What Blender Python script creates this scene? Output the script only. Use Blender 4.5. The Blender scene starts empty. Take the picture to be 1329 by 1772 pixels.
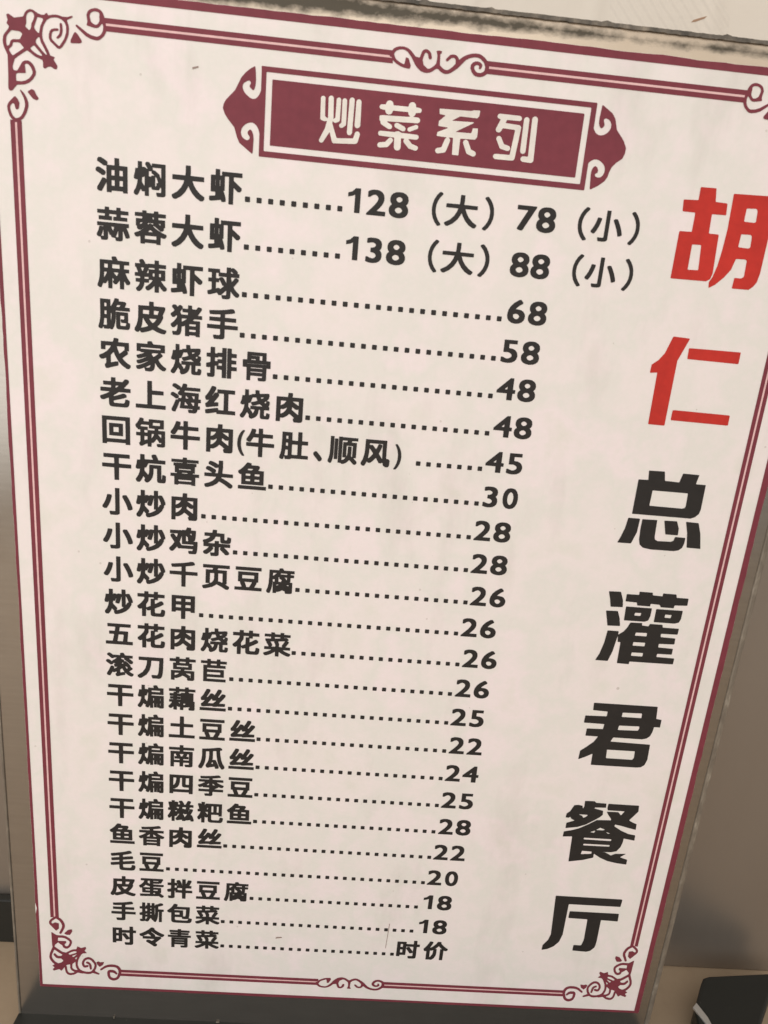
# A framed restaurant price list on a sign stand, close up.
# All sizes are in millimetres on the sign (x right, y up, z towards the viewer);
# P() turns them into world metres with the counter top at Z = 0.
import bpy, bmesh, math, random
from mathutils import Matrix, Vector
from mathutils.geometry import tessellate_polygon

random.seed(7)
scene = bpy.context.scene
COL = scene.collection
COUNTER_Y = -25.0
def P(x, y, z=0.0): return Vector((x/1000.0, -z/1000.0, (y-COUNTER_Y)/1000.0))

# ------------------------------------------------------------------ camera, light, exposure
CAM_POS = [94.817, 223.641, 178.425]
CAM_AXES = [[0.995746, 0.088896, 0.024223], [-0.079663, 0.962746, -0.258406], [-0.046291, 0.255377, 0.965733]]
CAM_LENS = 23.0998
cam_data = bpy.data.cameras.new('camera')
cam = bpy.data.objects.new('camera', cam_data); COL.objects.link(cam)
def D3(v): return Vector((v[0], -v[2], v[1]))
r_, u_, b_ = (D3(v) for v in CAM_AXES)
cam.matrix_world = Matrix(((r_.x, u_.x, b_.x, 0), (r_.y, u_.y, b_.y, 0), (r_.z, u_.z, b_.z, 0), (0, 0, 0, 1)))
cam.matrix_world.translation = P(*CAM_POS)
cam_data.lens = CAM_LENS; cam_data.sensor_width = 36; cam_data.sensor_fit = 'AUTO'
cam_data.clip_start = 0.01; cam_data.clip_end = 50
cam_data.dof.use_dof = True; cam_data.dof.focus_distance = 0.235; cam_data.dof.aperture_fstop = 34
scene.camera = cam

world = bpy.data.worlds.new('World'); scene.world = world; world.use_nodes = True
# the dim room around: pale ceiling above, darker towards the floor
wt = world.node_tree; bg = wt.nodes['Background']
tc = wt.nodes.new('ShaderNodeTexCoord'); sx = wt.nodes.new('ShaderNodeSeparateXYZ'); mr = wt.nodes.new('ShaderNodeMapRange'); rp = wt.nodes.new('ShaderNodeValToRGB')
mr.inputs['From Min'].default_value = -1
for k in range(2): rp.color_ramp.elements.new(.5)
for e, (p, v) in zip(rp.color_ramp.elements, ((0.0, .25), (.45, .42), (.68, 1.0), (1.0, .80))): e.position = p; e.color = (v, v*.98, v*.955, 1)
wt.links.new(tc.outputs['Generated'], sx.inputs[0]); wt.links.new(sx.outputs['Z'], mr.inputs['Value'])
wt.links.new(mr.outputs['Result'], rp.inputs['Fac']); wt.links.new(rp.outputs['Color'], bg.inputs['Color'])
bg.inputs['Strength'].default_value = 0.87

def area(name, pos, target, size, power, color):
    ld = bpy.data.lights.new(name, 'AREA'); ld.shape = 'RECTANGLE'; ld.size, ld.size_y = size
    ld.energy = power; ld.color = color
    o = bpy.data.objects.new(name, ld); COL.objects.link(o)
    o.location = P(*pos); o.rotation_euler = (P(*target)-P(*pos)).to_track_quat('-Z', 'Y').to_euler()
    return o
area('key_light', (-130, 380, 560), (90, 160, 0), (0.85, 0.7), 3.15, (1.0, 0.99, 0.985))  # unseen soft key light added front left, tuned to the sheet's brightness

vs = scene.view_settings
vs.view_transform = 'Standard'; vs.look = 'None'; vs.exposure = 0; vs.gamma = 1; vs.use_curve_mapping = False
scene.cycles.use_denoising = True

# ------------------------------------------------------------------ outlines of the printed shapes, in sheet millimetres (letters in em/1000)
TRACE = {
 'c0': '175.15,267.04 175.03,266.99 174.97,266.84 175.02,264.2 174.96,264.01 171.47,263.84 171.32,263.78 171.27,263.67 171.47,261.46 171.56,261.14 171.81,261.08 174.65,261.08 174.82,260.93 174.85,260.41 174.87,256.63 174.69,256.54 171.83,256.47 171.66,256.3 171.67,245.21 171.76,245.09 172.02,245.04 181.09,245.14 182.04,245.76 182.44,247.2 181.98,256.33 181.9,256.51 181.74,256.56 179.61,256.55 179.34,256.64 179.16,260.93 179.22,261.08 179.37,261.12 182.75,261.19 182.8,261.38 182.59,263.78 182.36,263.94 179.67,264.01 179.45,264.07 179.03,266.97 178.93,267.12;183.85,266.3 183.71,266.22 183.68,266.03 183.92,258.04 183.67,253.14 183.25,249.15 182.55,246.28 181.89,245.02 182.06,243.76 182.17,243.66 182.33,243.7 183.72,244.59 185.64,246.56 187.01,248.54 187.69,251.16 187.89,251.23 189.65,251.31 190.25,251.27 190.52,251.07 190.62,250.89 190.76,247.26 190.62,247.03 190.16,246.67 188.53,246.66 188.34,246.59 188.22,244.16 188.33,244.06 188.51,244.02 192.7,244.08 193.72,244.92 194.46,246.09 194.81,248.29 195.04,266.52 194.94,266.61 194.68,266.64;187.85,263.25 190.08,263.39 190.26,263.35 190.47,263.16 190.67,262.77 190.8,260.5 190.71,260.26 190.38,260.12 187.99,260.15 187.79,260.22 187.72,260.47 187.73,263.01;187.86,257.17 190.04,257.24 190.26,257.17 190.51,256.97 190.6,256.68 190.76,254.43 190.65,254.15 190.27,253.98 187.94,254.04 187.7,254.11 187.63,254.33 187.71,256.9 187.75,257.09;175.68,253.61 177.68,253.69 177.98,253.56 178.46,247.87 178.44,247.71 178.34,247.63 176.07,247.53 175.82,247.55 175.7,247.65 175.61,253.23',
 'c1': '175.5,230.77 175.36,230.58 174.02,226.37 172.72,224.48 171.04,223.08 170.98,221.14 171.06,220.98 171.19,220.94 172.78,221.17 172.92,221.1 172.96,220.98 173.13,207.45 173.24,207.33 173.44,207.3 177.53,207.28 177.69,207.37 177.73,207.63 177.76,224.66 179.94,230.47 179.87,230.58 179.66,230.63;180.28,228.15 180.21,227.94 180.28,225.66 180.33,225.46 180.48,225.36 193.88,225.25 194.27,225.26 194.41,225.4 194.39,228.05 194.35,228.21 194.16,228.31 180.82,228.21;179.23,211.62 179.15,211.4 179.12,209.17 179.2,208.97 179.36,208.9 194.74,208.78 195.17,208.81 195.27,208.97 195.22,211.34 195.14,211.5 194.98,211.57 179.75,211.68',
 'c2': '176.01,194.58 175.95,194.38 176.22,191.92 173.63,191.86 173.46,191.73 173.46,182.09 173.54,181.85 190.53,181.81 191.7,182.34 192.64,183.36 192.9,184.72 192.81,191.67 192.62,191.82 190.16,191.82 189.98,191.88 189.96,192.07 190.36,194.32 190.3,194.49 185.77,194.53 185.66,194.35 185.14,192.07 185.05,191.96 184.89,191.94 181.04,192.06 180.94,192.24 180.49,194.48 180.35,194.66;178.1,189.05 188.13,189.02 188.24,188.81 188.37,185.76 188.38,185.27 188.27,184.95 188.1,184.71 187.42,184.51 178.08,184.59 177.97,184.84 178.03,188.85;172.74,180.62 172.63,180.43 172.24,177.45 171.47,174.81 170.83,173.17 171.03,173.08 174.71,173.1 174.87,173.29 175.93,176.6 176.08,180.47 175.87,180.61;176.82,180.53 176.75,180.36 176.71,177.67 176.93,174.44 177.38,173 178.44,172.14 180.81,171.77 187.56,171.81 188.99,172.14 189.91,173.03 190.26,174.33 190.26,175.83 190.16,176.02 187.3,176.07 187.18,175.93 186.95,174.93 186.25,174.55 182.37,174.44 181.54,174.84 181.3,175.52 181.08,180.54 180.88,180.61;183.21,180.62 183.17,180.52 183.25,180.16 184.21,176.65 184.44,176.59 187.6,176.6 187.9,176.66 187.77,178.58 186.85,180.65 186.58,180.71;189.56,180.78 189.48,180.7 189.5,180.55 190.44,177.48 191.17,173.25 191.4,173.16 195.2,173.1 195.24,173.33 194.31,177.58 193.18,180.58 192.95,180.69',
 'c3': '171.23,158.11 171.14,158.05 171.14,157.89 171.91,155.48 172.41,153.39 172.71,153.33 176.03,153.45 175.99,154.12 175.71,155.72 174.71,158.14 174.35,158.21;180.26,158.68 180.18,158.53 180.18,157.8 180.08,157.68 176.59,157.64 176.52,157.44 176.53,155.61 176.58,155.4 176.72,155.33 179.93,155.23 180.06,155.07 180.2,154.45 180.35,154.32 184,154.31 184.13,154.42 184.19,155.06 184.41,155.14 186.82,155.04 186.98,154.93 187.31,154.38 187.5,154.3 191.13,154.29 191.29,154.39 191.36,155.04 191.47,155.18 194.94,155.37 195.11,155.4 195.18,155.5 195.11,157.42 195.02,157.62 191.61,157.65 191.46,157.78 191.29,158.5 191.13,158.66 187.34,158.68 187.22,158.55 187.23,157.85 187.03,157.76 184.39,157.86 184.25,158 184.16,158.56 183.98,158.68;177.09,153.77 177.01,153.54 177.14,149.71 177.17,149.45 177.27,149.33 183.44,149.35 184.25,149.71 184.47,149.89 184.82,151.25 184.86,153.53 184.76,153.75;186.23,153.64 186.16,153.42 186.18,149.75 186.28,149.45 192.54,149.44 193.62,149.83 193.81,150 194.17,151.07 194.22,153.47 194.12,153.69;171.45,152.02 171.35,151.94 171.37,151.73 172.54,147.36 172.88,147.29 176.32,147.42 176.33,147.6 175.78,149.95 174.89,152.05 174.55,152.12;180.15,151.99 181.87,152.02 181.93,151.84 181.83,151.17 181.65,151.08 180.06,151.1 179.98,151.24 180.01,151.74;189.29,152.1 191.05,152.11 191.12,151.93 190.99,151.17 190.81,151.08 189.22,151.12 189.13,151.26 189.15,151.85 189.19,152.03;179.37,148.8 179.21,148.65 178.65,147.19 177.77,145.79 176.46,144.73 176.36,144.72 176.31,144.8 176.3,145.58 176.15,145.75 173.28,145.76 172.89,145.68 172.56,141.75 171.76,138.07 170.92,136.08 170.93,135.86 174.5,135.83 174.7,135.93 175.61,139.13 176.18,143.64 176.32,144.12 176.55,142.36 176.71,142.27 177.32,142.26 177.45,142.1 177.58,135.57 177.7,135.33 181.19,135.25 181.3,135.38 181.34,136.05 181.5,136.14 194.35,136.2 194.77,136.26 194.8,137.94 194.68,138.18 189.47,138.27 189.31,138.32 189.24,138.48 189.28,139.16 189.42,139.31 193.6,139.36 193.76,139.44 193.76,141.07 193.68,141.31 189.33,141.42 189.16,141.59 189.14,142.33 189.17,142.52 189.32,142.59 193.77,142.75 193.86,142.96 193.78,144.64 193.59,144.72 189.36,144.82 189.19,144.99 189.16,145.69 189.2,145.84 189.34,145.89 194.11,145.98 194.21,146.3 194.22,147.73 194.14,147.91 189.41,147.93 189.23,148.07 189.06,148.7 188.86,148.79 185.28,148.8 185.14,148.68 184.95,148.08 184.76,148 182.97,148.11 182.88,148.24 182.85,148.77 182.7,148.88;181.6,145.7 184.81,145.81 184.94,145.63 184.94,144.82 184.74,144.71 181.53,144.71 181.42,144.79 181.4,144.95 181.48,145.55;181.47,142.58 184.85,142.62 184.97,142.44 184.95,141.57 184.77,141.45 181.42,141.43 181.3,141.59 181.31,142.32 181.35,142.5;181.59,139.18 184.86,139.24 184.98,139.05 184.92,138.2 184.73,138.08 181.57,138.09 181.45,138.18 181.42,138.34 181.46,139.03',
 'c4': '173.07,121.54 173,121.29 173.14,119.2 173.22,118.98 177.64,118.82 177.76,118.64 177.75,117.32 177.7,117.19 177.56,117.15 171.23,116.98 171.05,116.88 171,114.7 171.11,114.47 177.26,114.41 177.42,114.37 177.48,114.21 177.36,112.85 177.24,112.65 172.46,112.52 172.28,112.43 172.24,110.19 172.31,109.96 176,109.94 176.16,109.9 176.2,109.79 175.25,108.01 173.32,106.09 171.5,104.49 171.39,101.78 171.43,101.52 171.65,101.53 173.49,102.45 175.49,103.66 175.61,103.45 175.71,99.89 175.76,99.75 175.89,99.69 190.41,99.73 191.79,99.91 192.72,100.68 192.89,100.95 193.4,102.77 193.22,107.93 193.13,108.22 180.72,108.45 180.54,108.58 181.05,109.78 181.21,109.94 190.31,109.92 191.67,110.34 192.48,111.09 192.63,111.34 193.07,112.76 193.25,114.45 193.43,114.51 194.99,114.49 195.09,114.55 195.12,114.7 195.13,117.08 194.97,117.17 193.51,117.38 193.36,117.52 193.02,121.53 192.77,121.6;182.62,118.8 188.45,118.93 188.6,118.75 188.66,117.43 188.57,117.33 188.22,117.31 182.58,117.31 182.47,117.39 182.44,117.57 182.5,118.63;182.29,114.23 188.41,114.38 188.6,114.25 188.68,113.55 188.42,112.98 188.21,112.85 182.24,112.67 182.1,112.72 182.07,112.9 182.16,114.06;180.08,105.49 188.73,105.53 188.87,105.32 188.99,103.18 188.63,102.53 188.44,102.42 180.24,102.44 180.1,102.65 179.94,105.18 179.95,105.4',
 'c5': '176.28,86.34 176.19,86.17 176.29,84.26 176.05,83.51 175.94,83.57 175.71,84.37 175.57,84.48 174.37,84.69 173.01,84.53 172.01,82.16 171.01,81.21 170.91,79.85 170.96,79.67 171.96,79.65 172.33,80.02 172.93,79.24 173.96,78.78 173.82,78.65 171.5,77.65 171.5,75.85 171.58,75.64 175.33,76.32 177.89,77.42 180.35,79.19 182.06,80.56 182.8,81.47 182.73,82.69 182.64,83.03 179.84,83.68 179.69,83.83 179.85,84.05 180,84.1 183.32,84.22 183.39,84.43 183.28,85.8 180.01,85.87 179.25,86.42;184.05,85.77 183.92,85.6 183.9,84.04 184.17,83.3 189.59,83.3 189.66,83.22 189.63,83.11 188.86,81.78 188.7,81.79 187.72,82.85 184.03,82.78 184.01,82.59 184.65,81.57 185.7,80.26 185.89,79.76 185.85,79.6 181.28,79.39 178.62,77.49 175.91,75.83 173.73,75 171.35,74.37 171.2,74.26 171.12,72.55 171.19,72.36 174.04,72.57 174.22,72.47 174.59,62.84 174.81,62.77 179.3,63.65 182.46,64.74 182.59,64.91 182.52,66.15 182.61,66.29 184.76,64.92 187.54,63.73 190.73,63.1 193.97,62.79 194.06,63 194.05,64.51 193.98,64.7 191.69,65.43 191.55,65.54 191.63,65.68 192.98,66.8 193.07,66.91 193.03,66.98 189.62,66.77 188.27,66.03 186.24,67.09 184.98,67.2 188.03,67.28 189.83,67.79 190.86,69.44 191.28,71.25 191.34,72.73 191.41,72.89 194.82,72.35 195,72.4 194.92,74.17 194.83,74.39 192.58,74.74 189.98,75.84 187.56,77.3 187.42,77.5 187.48,77.96 187.65,78.06 189.64,77.7 192.34,77.01 194.46,76.55 194.65,76.57 194.55,78.69 193.02,79.3 191.96,79.88 191.84,80.04 194.22,83.48 194.04,85.65 193.79,85.75;175.13,81.18 177.83,81.14 177.97,81.03 177.43,80.35 176.75,79.95 176.62,80.03 176.19,80.65 175.22,81.05;182.89,76.52 184.33,76 184.49,75.83 183.94,75.56 181.9,75.58 181.81,75.66 181.84,75.77;181.25,75.27 181.39,75.29 181.43,75.18 181.17,74.45 179.92,74.61 180.06,74.75;185.01,75.02 186.18,74.67 186.41,74.51 185.83,74.37;178.31,72.36 187.11,72.34 187.3,72.29 187.35,72.16 187.28,71.72 187.15,71.62 178.42,71.71 178.25,71.74 178.18,71.84 178.2,72.25;178.53,70 186.92,70.06 187.14,70.02 187.19,69.85 187.15,69.52 187.01,69.42 178.65,69.37 178.46,69.41 178.4,69.5 178.43,69.89;178.41,67.23 181.53,67.13 181.66,66.98 181.68,66.34 181.59,66.25 181.25,66.19 178.33,65.9 178.24,66.08',
 'c6': '172.74,48.74 172.63,48.63 172.6,48.34 173.41,32.57 172.83,30.18 171.32,27.88 171.19,26.06 171.25,25.83 171.38,25.78 173.11,26.22 175.14,27.52 176.54,29.31 176.8,29.8 177.51,32.83 177.54,45.17 177.64,45.48 177.88,45.54 195.07,45.51 195.24,45.6 195.3,45.78 195.43,47.69 195.42,48.45 195.27,48.54 194.82,48.6;178.48,42.66 178.37,42.58 178.32,42.4 178.29,40.71 178.3,40.1 178.43,39.87 178.89,39.79 184.35,39.66 184.8,39.6 184.94,39.44 185.15,31.66 185.08,30.55 184.67,28.79 184.53,28.54 184.13,28.48 182.27,28.52 181.97,28.41 181.92,26.64 181.98,26.24 182.08,26.16 182.48,26.08 186.82,25.87 188.16,26.35 189.34,27.81 189.52,28.3 189.72,30.68 189.63,39.5 189.87,39.62 195.34,39.4 195.46,39.72 195.34,42.49 195.16,42.58 194.59,42.63',
 'h0': '81.55,278.34 81.17,278.15 81.01,277.8 81.13,273.89 81.11,273.53 81.03,273.38 80.46,273.74 80.38,273.87 80.23,277.8 80.01,278.04 79.67,278.1 79.34,277.96 79.17,277.68 79.28,273.2 79.46,272.96 79.8,272.82 80.34,272.69 80.86,272.83 80.92,272.73 80.53,271.16 79.29,268.66 79.26,268.43 79.35,268.21 79.54,268.04 79.78,267.98 80.03,268.02 80.25,268.16 81.67,270.44 81.8,270.29 82.41,268.44 82.56,268.24 82.8,268.12 87.84,268.43 88.41,268.59 88.66,268.94 89.07,270.65 88.94,271.04 88.56,271.25 88.18,271.2 87.88,270.97 87.52,269.75 87.39,269.61 83.68,269.32 83.44,269.41 82.19,272.52 82.32,272.93 82.68,272.64 83.02,272.59 83.76,272.91 84,273.2 84.02,277.7 83.85,277.99 83.51,278.1 83.16,278 82.95,277.73 82.9,273.77 82.8,273.59 82.44,273.39 82.24,277.89 82,278.25;86.57,278.4 86.18,278.21 86.02,277.84 85.88,270.84 86.03,270.39 86.47,270.21 86.93,270.37 87.13,270.77 87.27,277.79 87.23,278.05 87.08,278.26 86.84,278.38;84.83,278.08 84.5,277.92 84.35,277.62 84.42,272.88 84.36,272.72 84,272.41 83.9,272.15 84.03,271.8 84.4,271.63 84.73,271.71 85.32,272.12 85.49,272.3 85.56,272.54 85.46,277.64 85.26,277.98;88.22,278.19 87.84,278 87.68,277.65 87.62,272.58 87.67,272.32 87.81,272.13 88.03,271.99 88.31,271.94 88.64,272.03 88.88,272.23 89,272.49 89.01,272.87 88.91,277.71 88.69,278.08',
 'h1': '95.55,278.65 95.25,278.55 95.01,278.36 94.73,277.72 93.69,277.63 93.42,277.44 93.3,277.16 93.36,276.85 93.61,276.63 94.73,276.51 94.88,276.02 95.17,275.73 95.64,275.6 96.1,275.72 96.39,275.96 96.58,276.48 96.72,276.57 100.08,276.6 100.29,276.54 100.48,276.03 100.9,275.66 100.45,275.57 94.21,275.36 93.58,275.23 93.47,275.07 93.55,274.22 93.78,273.99 93.89,273.51 94.18,273.28 95.78,272.52 96.18,272.47 96.45,272.58 96.63,272.76 96.7,273 96.66,273.24 96.43,273.5 95.4,274.01 95.35,274.08 95.42,274.14 102.7,274.4 103.07,274.52 103.32,274.79 103.34,275.23 103.02,275.57 102.74,275.64 101.58,275.67 101.98,276.06 102.18,276.57 103.17,276.69 103.42,276.89 103.51,277.19 103.42,277.48 103.17,277.68 102.12,277.79 101.96,278.39 101.62,278.72 101.15,278.82 100.69,278.69 100.37,278.35 100.26,277.8 99.95,277.72 96.72,277.71 96.61,277.78 96.51,278.2 96.29,278.48 95.96,278.64;97.72,274.03 97.4,273.86 97.23,273.58 97.26,273.27 97.47,273.02 99.24,272.32 99.62,272.35 99.93,272.58 100.01,272.97 99.76,273.33 98.12,273.99;102.44,274.03 100.66,273.26 100.45,272.96 100.53,272.61 100.79,272.43 101.13,272.42 102.85,273.17 103.04,273.44 103.02,273.74 102.78,273.97;93.96,271.95 93.59,271.77 93.44,271.45 93.52,271.09 93.82,270.88 97.38,270.77 97.45,270.59 97.55,268.58 97.73,268.25 98.05,268.05 98.35,268 98.67,268.06 98.95,268.23 99.12,268.48 99.18,268.79 99.11,270.61 99.16,270.75 99.28,270.8 99.88,270.76 99.74,270.31 99.82,269.99 101.15,268.71 102.8,268.38 103.17,268.51 103.4,268.81 103.4,269.15 103.19,269.42 101.8,269.81 100.91,270.71 101.06,270.8 102.72,270.8 103.08,270.9 103.3,271.13 103.37,271.42 103.24,271.72 102.97,271.9 99.06,271.96 98.57,272.2 98.27,272.25 97.95,272.2 97.44,271.97;96.48,270.69 96.09,270.48 95.32,269.62 93.97,269.41 93.68,269.29 93.45,268.92 93.55,268.52 93.79,268.34 94.13,268.28 95.76,268.5 96.09,268.63 97.02,269.72 97.18,270.02 97.17,270.27 97.02,270.51 96.75,270.66',
 'h2': '107.89,278.08 107.78,277.9 107.93,276.93 109.21,276.77 109.34,276.67 107.89,275.38 107.89,274.39 108.06,274.31 110.01,274.22 110.26,274.14 110.06,273.98 107.96,273.05 107.8,272.91 107.7,272.29 107.79,272.12 110.19,272.05 109.8,271.63 109.14,269.8 108.98,269.7 108.12,269.51 107.87,269.37 107.67,269.03 107.74,268.65 108,268.4 108.4,268.32 109.81,268.61 110.16,268.79 110.34,269.09 111.1,271.33 111.03,271.69 110.67,272.05 111.52,272.11 111.69,272.06 111.75,271.91 111.88,268.44 112.11,268.35 113.4,268.35 113.48,268.54 113.51,272.01 113.71,272.09 117.12,272.19 117.58,272.75 117.59,274.56 117.41,274.67 116.32,274.61 116.1,273.63 115.95,273.49 112.37,273.41 112.29,273.47 112.44,273.6 116.29,275.69 116.47,275.86 116.18,275.91 111.39,275.77 111.19,275.79 111.15,275.86 112.94,276.88 117.13,276.86 117.52,277.36 117.64,278.49 117.45,278.57 116.2,278.52 115.42,278.28;114.8,271.97 114.39,271.7 114.28,271.27 115.35,269.07 115.63,268.86 116.89,268.45 117.24,268.45 117.53,268.59 117.75,268.98 117.62,269.4 117.38,269.59 116.42,269.94 115.5,271.71 115.15,271.95',
 'h3': '122.45,278.39 122.11,278.2 121.95,277.86 121.99,277.62 122.15,277.41 122.72,277.22 122.8,277.13 121.93,275.07 121.94,274.74 122.14,274.46 122.55,274.29 122.99,274.39 123.23,274.62 123.52,275.24 123.7,275.34 126.45,275.25 126.6,275.19 126.64,275.04 126.08,269.72 125.87,269.64 122.49,269.57 122.25,269.45 122.07,269.26 122,269.02 122.06,268.77 122.31,268.5 122.67,268.4 126.69,268.45 127.03,268.51 127.28,268.72 127.39,269.02 128.04,275.62 128.02,275.98 127.81,276.24 127.49,276.38 124.33,276.5 124.19,276.54 124.14,276.63 124.34,277.13 124.49,277.22 127.58,277.27 127.92,277.57 127.93,278 127.69,278.27 127.33,278.38;131,278.59 130.62,278.38 130.46,278 130.63,269.82 130.48,269.67 129.36,269.68 128.98,269.45 128.85,269.16 128.9,268.83 129.11,268.58 129.46,268.44 131.52,268.36 131.89,268.53 132.08,268.88 131.86,278 131.78,278.26 131.57,278.47 131.3,278.58;129,278.26 128.65,278.06 128.5,277.7 128.52,270.84 128.57,270.6 128.72,270.38 128.96,270.24 129.23,270.19 129.66,270.35 129.86,270.76 129.82,277.64 129.76,277.92 129.58,278.13 129.3,278.26;122.78,273.56 122.38,273.31 122.29,272.88 123.39,270.94 123.74,270.76 125.25,270.47 125.6,270.5 125.86,270.67 126.02,271.05 125.83,271.46 125.53,271.62 124.33,271.9 123.44,273.35 123.13,273.54',
 'tl': '6.97,265.43 6.77,265.5 6.01,266.12 5.55,266.71 5.17,267.92 5.13,268.79 5.37,269.38 5.87,269.95 6.85,270.92 7.01,270.99 7.18,270.95 7.65,270.5 8.02,269.67 7.83,268.55 7.53,268.23 7.21,268.24 7.03,268.47 6.85,269.27 6.61,269.47 6.38,269.47 6.01,269.11 5.81,268.71 5.8,268.35 5.96,267.63 6.34,266.83 7.01,266.3 7.77,266.53 8.29,266.94 8.67,267.51 9.01,268.23 9.24,268.91 9.33,269.47 9.25,270.19 9.03,270.95 8.31,272.27 8.33,272.44 8.49,272.49 9.18,271.87 9.75,270.99 10.1,269.95 10.09,269.07 9.57,267.67 8.85,266.54 8.09,265.91;12.01,270.62 11.41,270.79 11.15,270.95 10.13,272.07 10.08,272.23 10.15,272.35 10.97,272.86 11.21,272.85 11.62,272.67 12.01,271.84 12.55,271.15 12.52,270.99 12.33,270.77;5.89,272.11 5.7,272.35 5.6,272.67 5.75,275.43 5.82,279.47 5.1,280.99 4.93,281.67 4.87,282.35 4.98,283.07 5.21,283.63 6.3,284.91 6.43,285.19 6.39,285.47 5.93,285.91 6.22,286.59 5.99,287.51 6.04,287.71 6.29,287.85 6.53,287.85 7.73,287.2 9.65,287.59 9.85,287.73 10.13,288.35 10.47,288.79 10.93,289.12 11.45,289.28 12.09,289.18 13.21,288.59 14.01,288.38 14.61,288.44 14.9,288.75 15.09,288.84 15.27,288.79 15.45,288.48 15.61,288.43 16.45,288.64 17.21,288.73 17.93,288.67 18.69,288.48 19.81,288.5 20.81,288.84 21.01,288.82 21.05,288.67 20.91,288.51 19.69,287.87 20,287.03 20.14,286.31 20,285.03 19.7,284.23 19.23,283.35 18.51,282.35 17.97,281.91 17.65,281.86 17.26,281.99 15.76,283.19 15.45,283.79 15.49,284.62 15.71,285.27 16.13,285.74 16.97,285.96 17.53,285.99 17.71,285.91 17.77,285.71 17.61,285.53 16.65,285.38 16.33,285.19 16.13,284.76 16.04,284.11 16.11,283.79 16.37,283.47 17.53,282.54 17.73,282.46 17.89,282.51 18.95,283.99 19.45,285.31 19.49,286.51 19.33,287.03 19.04,287.47 18.41,287.91 17.61,288.16 16.81,288.16 15.97,287.96 15.14,287.51 14.49,286.55 14.2,285.95 13.95,284.67 13.96,283.99 14.12,283.27 15.26,281.23 15.61,280.33 16.68,280.03 16.35,279.55 17.18,278.35 17.13,277.91 17.01,277.64 16.81,277.55 16.45,277.59 15.73,277.98 15.53,278.02 15.01,277.9 14.37,277.48 14.09,277.5 13.89,277.75 13.91,278.75 13.77,279.19 12.09,279.75 10.49,280.79 10.21,280.79 8.21,279.47 7.41,278.83 6.86,277.35 6.89,276.79 7.01,276.55 7.17,276.43 7.89,276.45 9.13,278.37 9.69,278.68 10.37,278.78 10.89,278.64 11.25,278.39 11.53,278.13 11.89,277.58 12.19,276.59 12.06,275.91 11.4,274.95 10.69,274.31 10.01,273.94 9.37,273.7 7.65,273.47 6.57,272.23 6.13,272.08;7.65,274.27 8.77,274.3 9.65,274.53 10.53,275.06 11.14,275.75 11.38,276.19 11.4,276.59 11.14,277.27 10.61,277.91 10.37,278.05 10.09,278.08 9.81,277.99 9.66,277.83 9.82,276.31 9.77,276.11 8.05,275.96 7.65,275.82 7.52,275.51 7.51,274.67 7.53,274.39;6.97,279.51 7.21,279.58 9.59,281.19 9.58,281.35 8.77,282.22 8.29,282.29 7.29,282.2 7.17,282.07 6.94,281.39 6.23,280.75 6.19,280.59 6.33,280.31 6.63,279.83;13.28,280.03 13.65,280.03 13.74,280.15 13.69,280.31 12.09,281.95 11.81,281.96 11.16,281.47 11.17,281.23 11.81,280.71 12.53,280.3;14.69,280.35 14.85,280.39 14.83,280.55 14.32,281.59 13.59,282.79 13.33,283.71 13.21,283.82 13.01,283.81 12.53,283.27 12.41,282.79 12.43,282.59 13.85,281.05;5.84,281.39 6.01,281.39 6.37,281.63 6.61,282.34 6.96,282.71 7.37,282.84 8.49,282.9 8.81,282.99 9.37,283.95 9.32,284.23 8.77,284.56 7.09,284.63 6.88,284.55 6.08,283.75 5.72,283.11 5.63,282.11 5.72,281.59;20.57,283.31 20.4,283.51 20.45,283.98 21.13,285.22 21.41,285.6 21.61,285.65 22.09,285.27 22.88,284.19 22.98,283.99 22.95,283.75 22.81,283.57 22.57,283.47;17.33,283.91 17.19,284.03 17.2,284.19 17.74,284.71 17.98,285.23 18.06,285.87 18.02,286.99 18.17,287.16 18.37,287.19 18.55,287.03 18.62,286.67 18.67,285.75 18.55,285.07 18.39,284.67 18.13,284.31 17.61,283.95;26.17,284.43 25.05,284.62 23.98,285.03 22.21,286.38 21.76,286.79 21.66,286.99 21.77,287.17 22.05,287.16 24.29,285.75 25.33,285.34 26.49,285.19 26.85,285.31 27.25,285.56 27.66,286.03 27.92,286.67 27.98,287.43 27.81,287.94 27.65,287.87 27.02,287.19 26.49,286.94 25.89,286.94 24.53,287.2 24.28,287.27 24.19,287.39 24.39,287.99 24.2,289.39 24.46,290.03 24.77,290.38 25.29,290.69 26.09,290.91 26.61,290.93 27.29,290.73 27.62,290.51 27.9,290.19 28.16,289.63 28.54,288.39 28.72,287.19 28.6,286.27 28.09,285.41 27.17,284.67 26.69,284.47;13.08,284.63 13.21,284.62 13.28,284.71 13.6,286.07 14.26,287.35 14.23,287.59 14.09,287.71 13.21,287.84 12.98,287.79 12.22,285.91 12.21,285.63 12.49,285.11;10.91,285.07 11.13,285.05 11.33,285.24 11.49,285.67 11.62,286.43 12.09,287.23 12.3,287.87 12.29,288.11 12.11,288.51 11.69,288.75 11.33,288.73 10.89,288.48 10.58,288.03 10.46,287.63 10.42,286.43 10.17,285.75 10.29,285.55;26.16,287.59 26.45,287.6 26.77,287.83 27.05,288.23 27.15,288.59 27.12,289.43 27.19,289.87 27.01,290.1 26.73,290.23 26.05,290.28 25.53,290.13 25.15,289.87 24.93,289.43 24.94,289.03 25.21,288.1 25.69,287.73',
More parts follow.
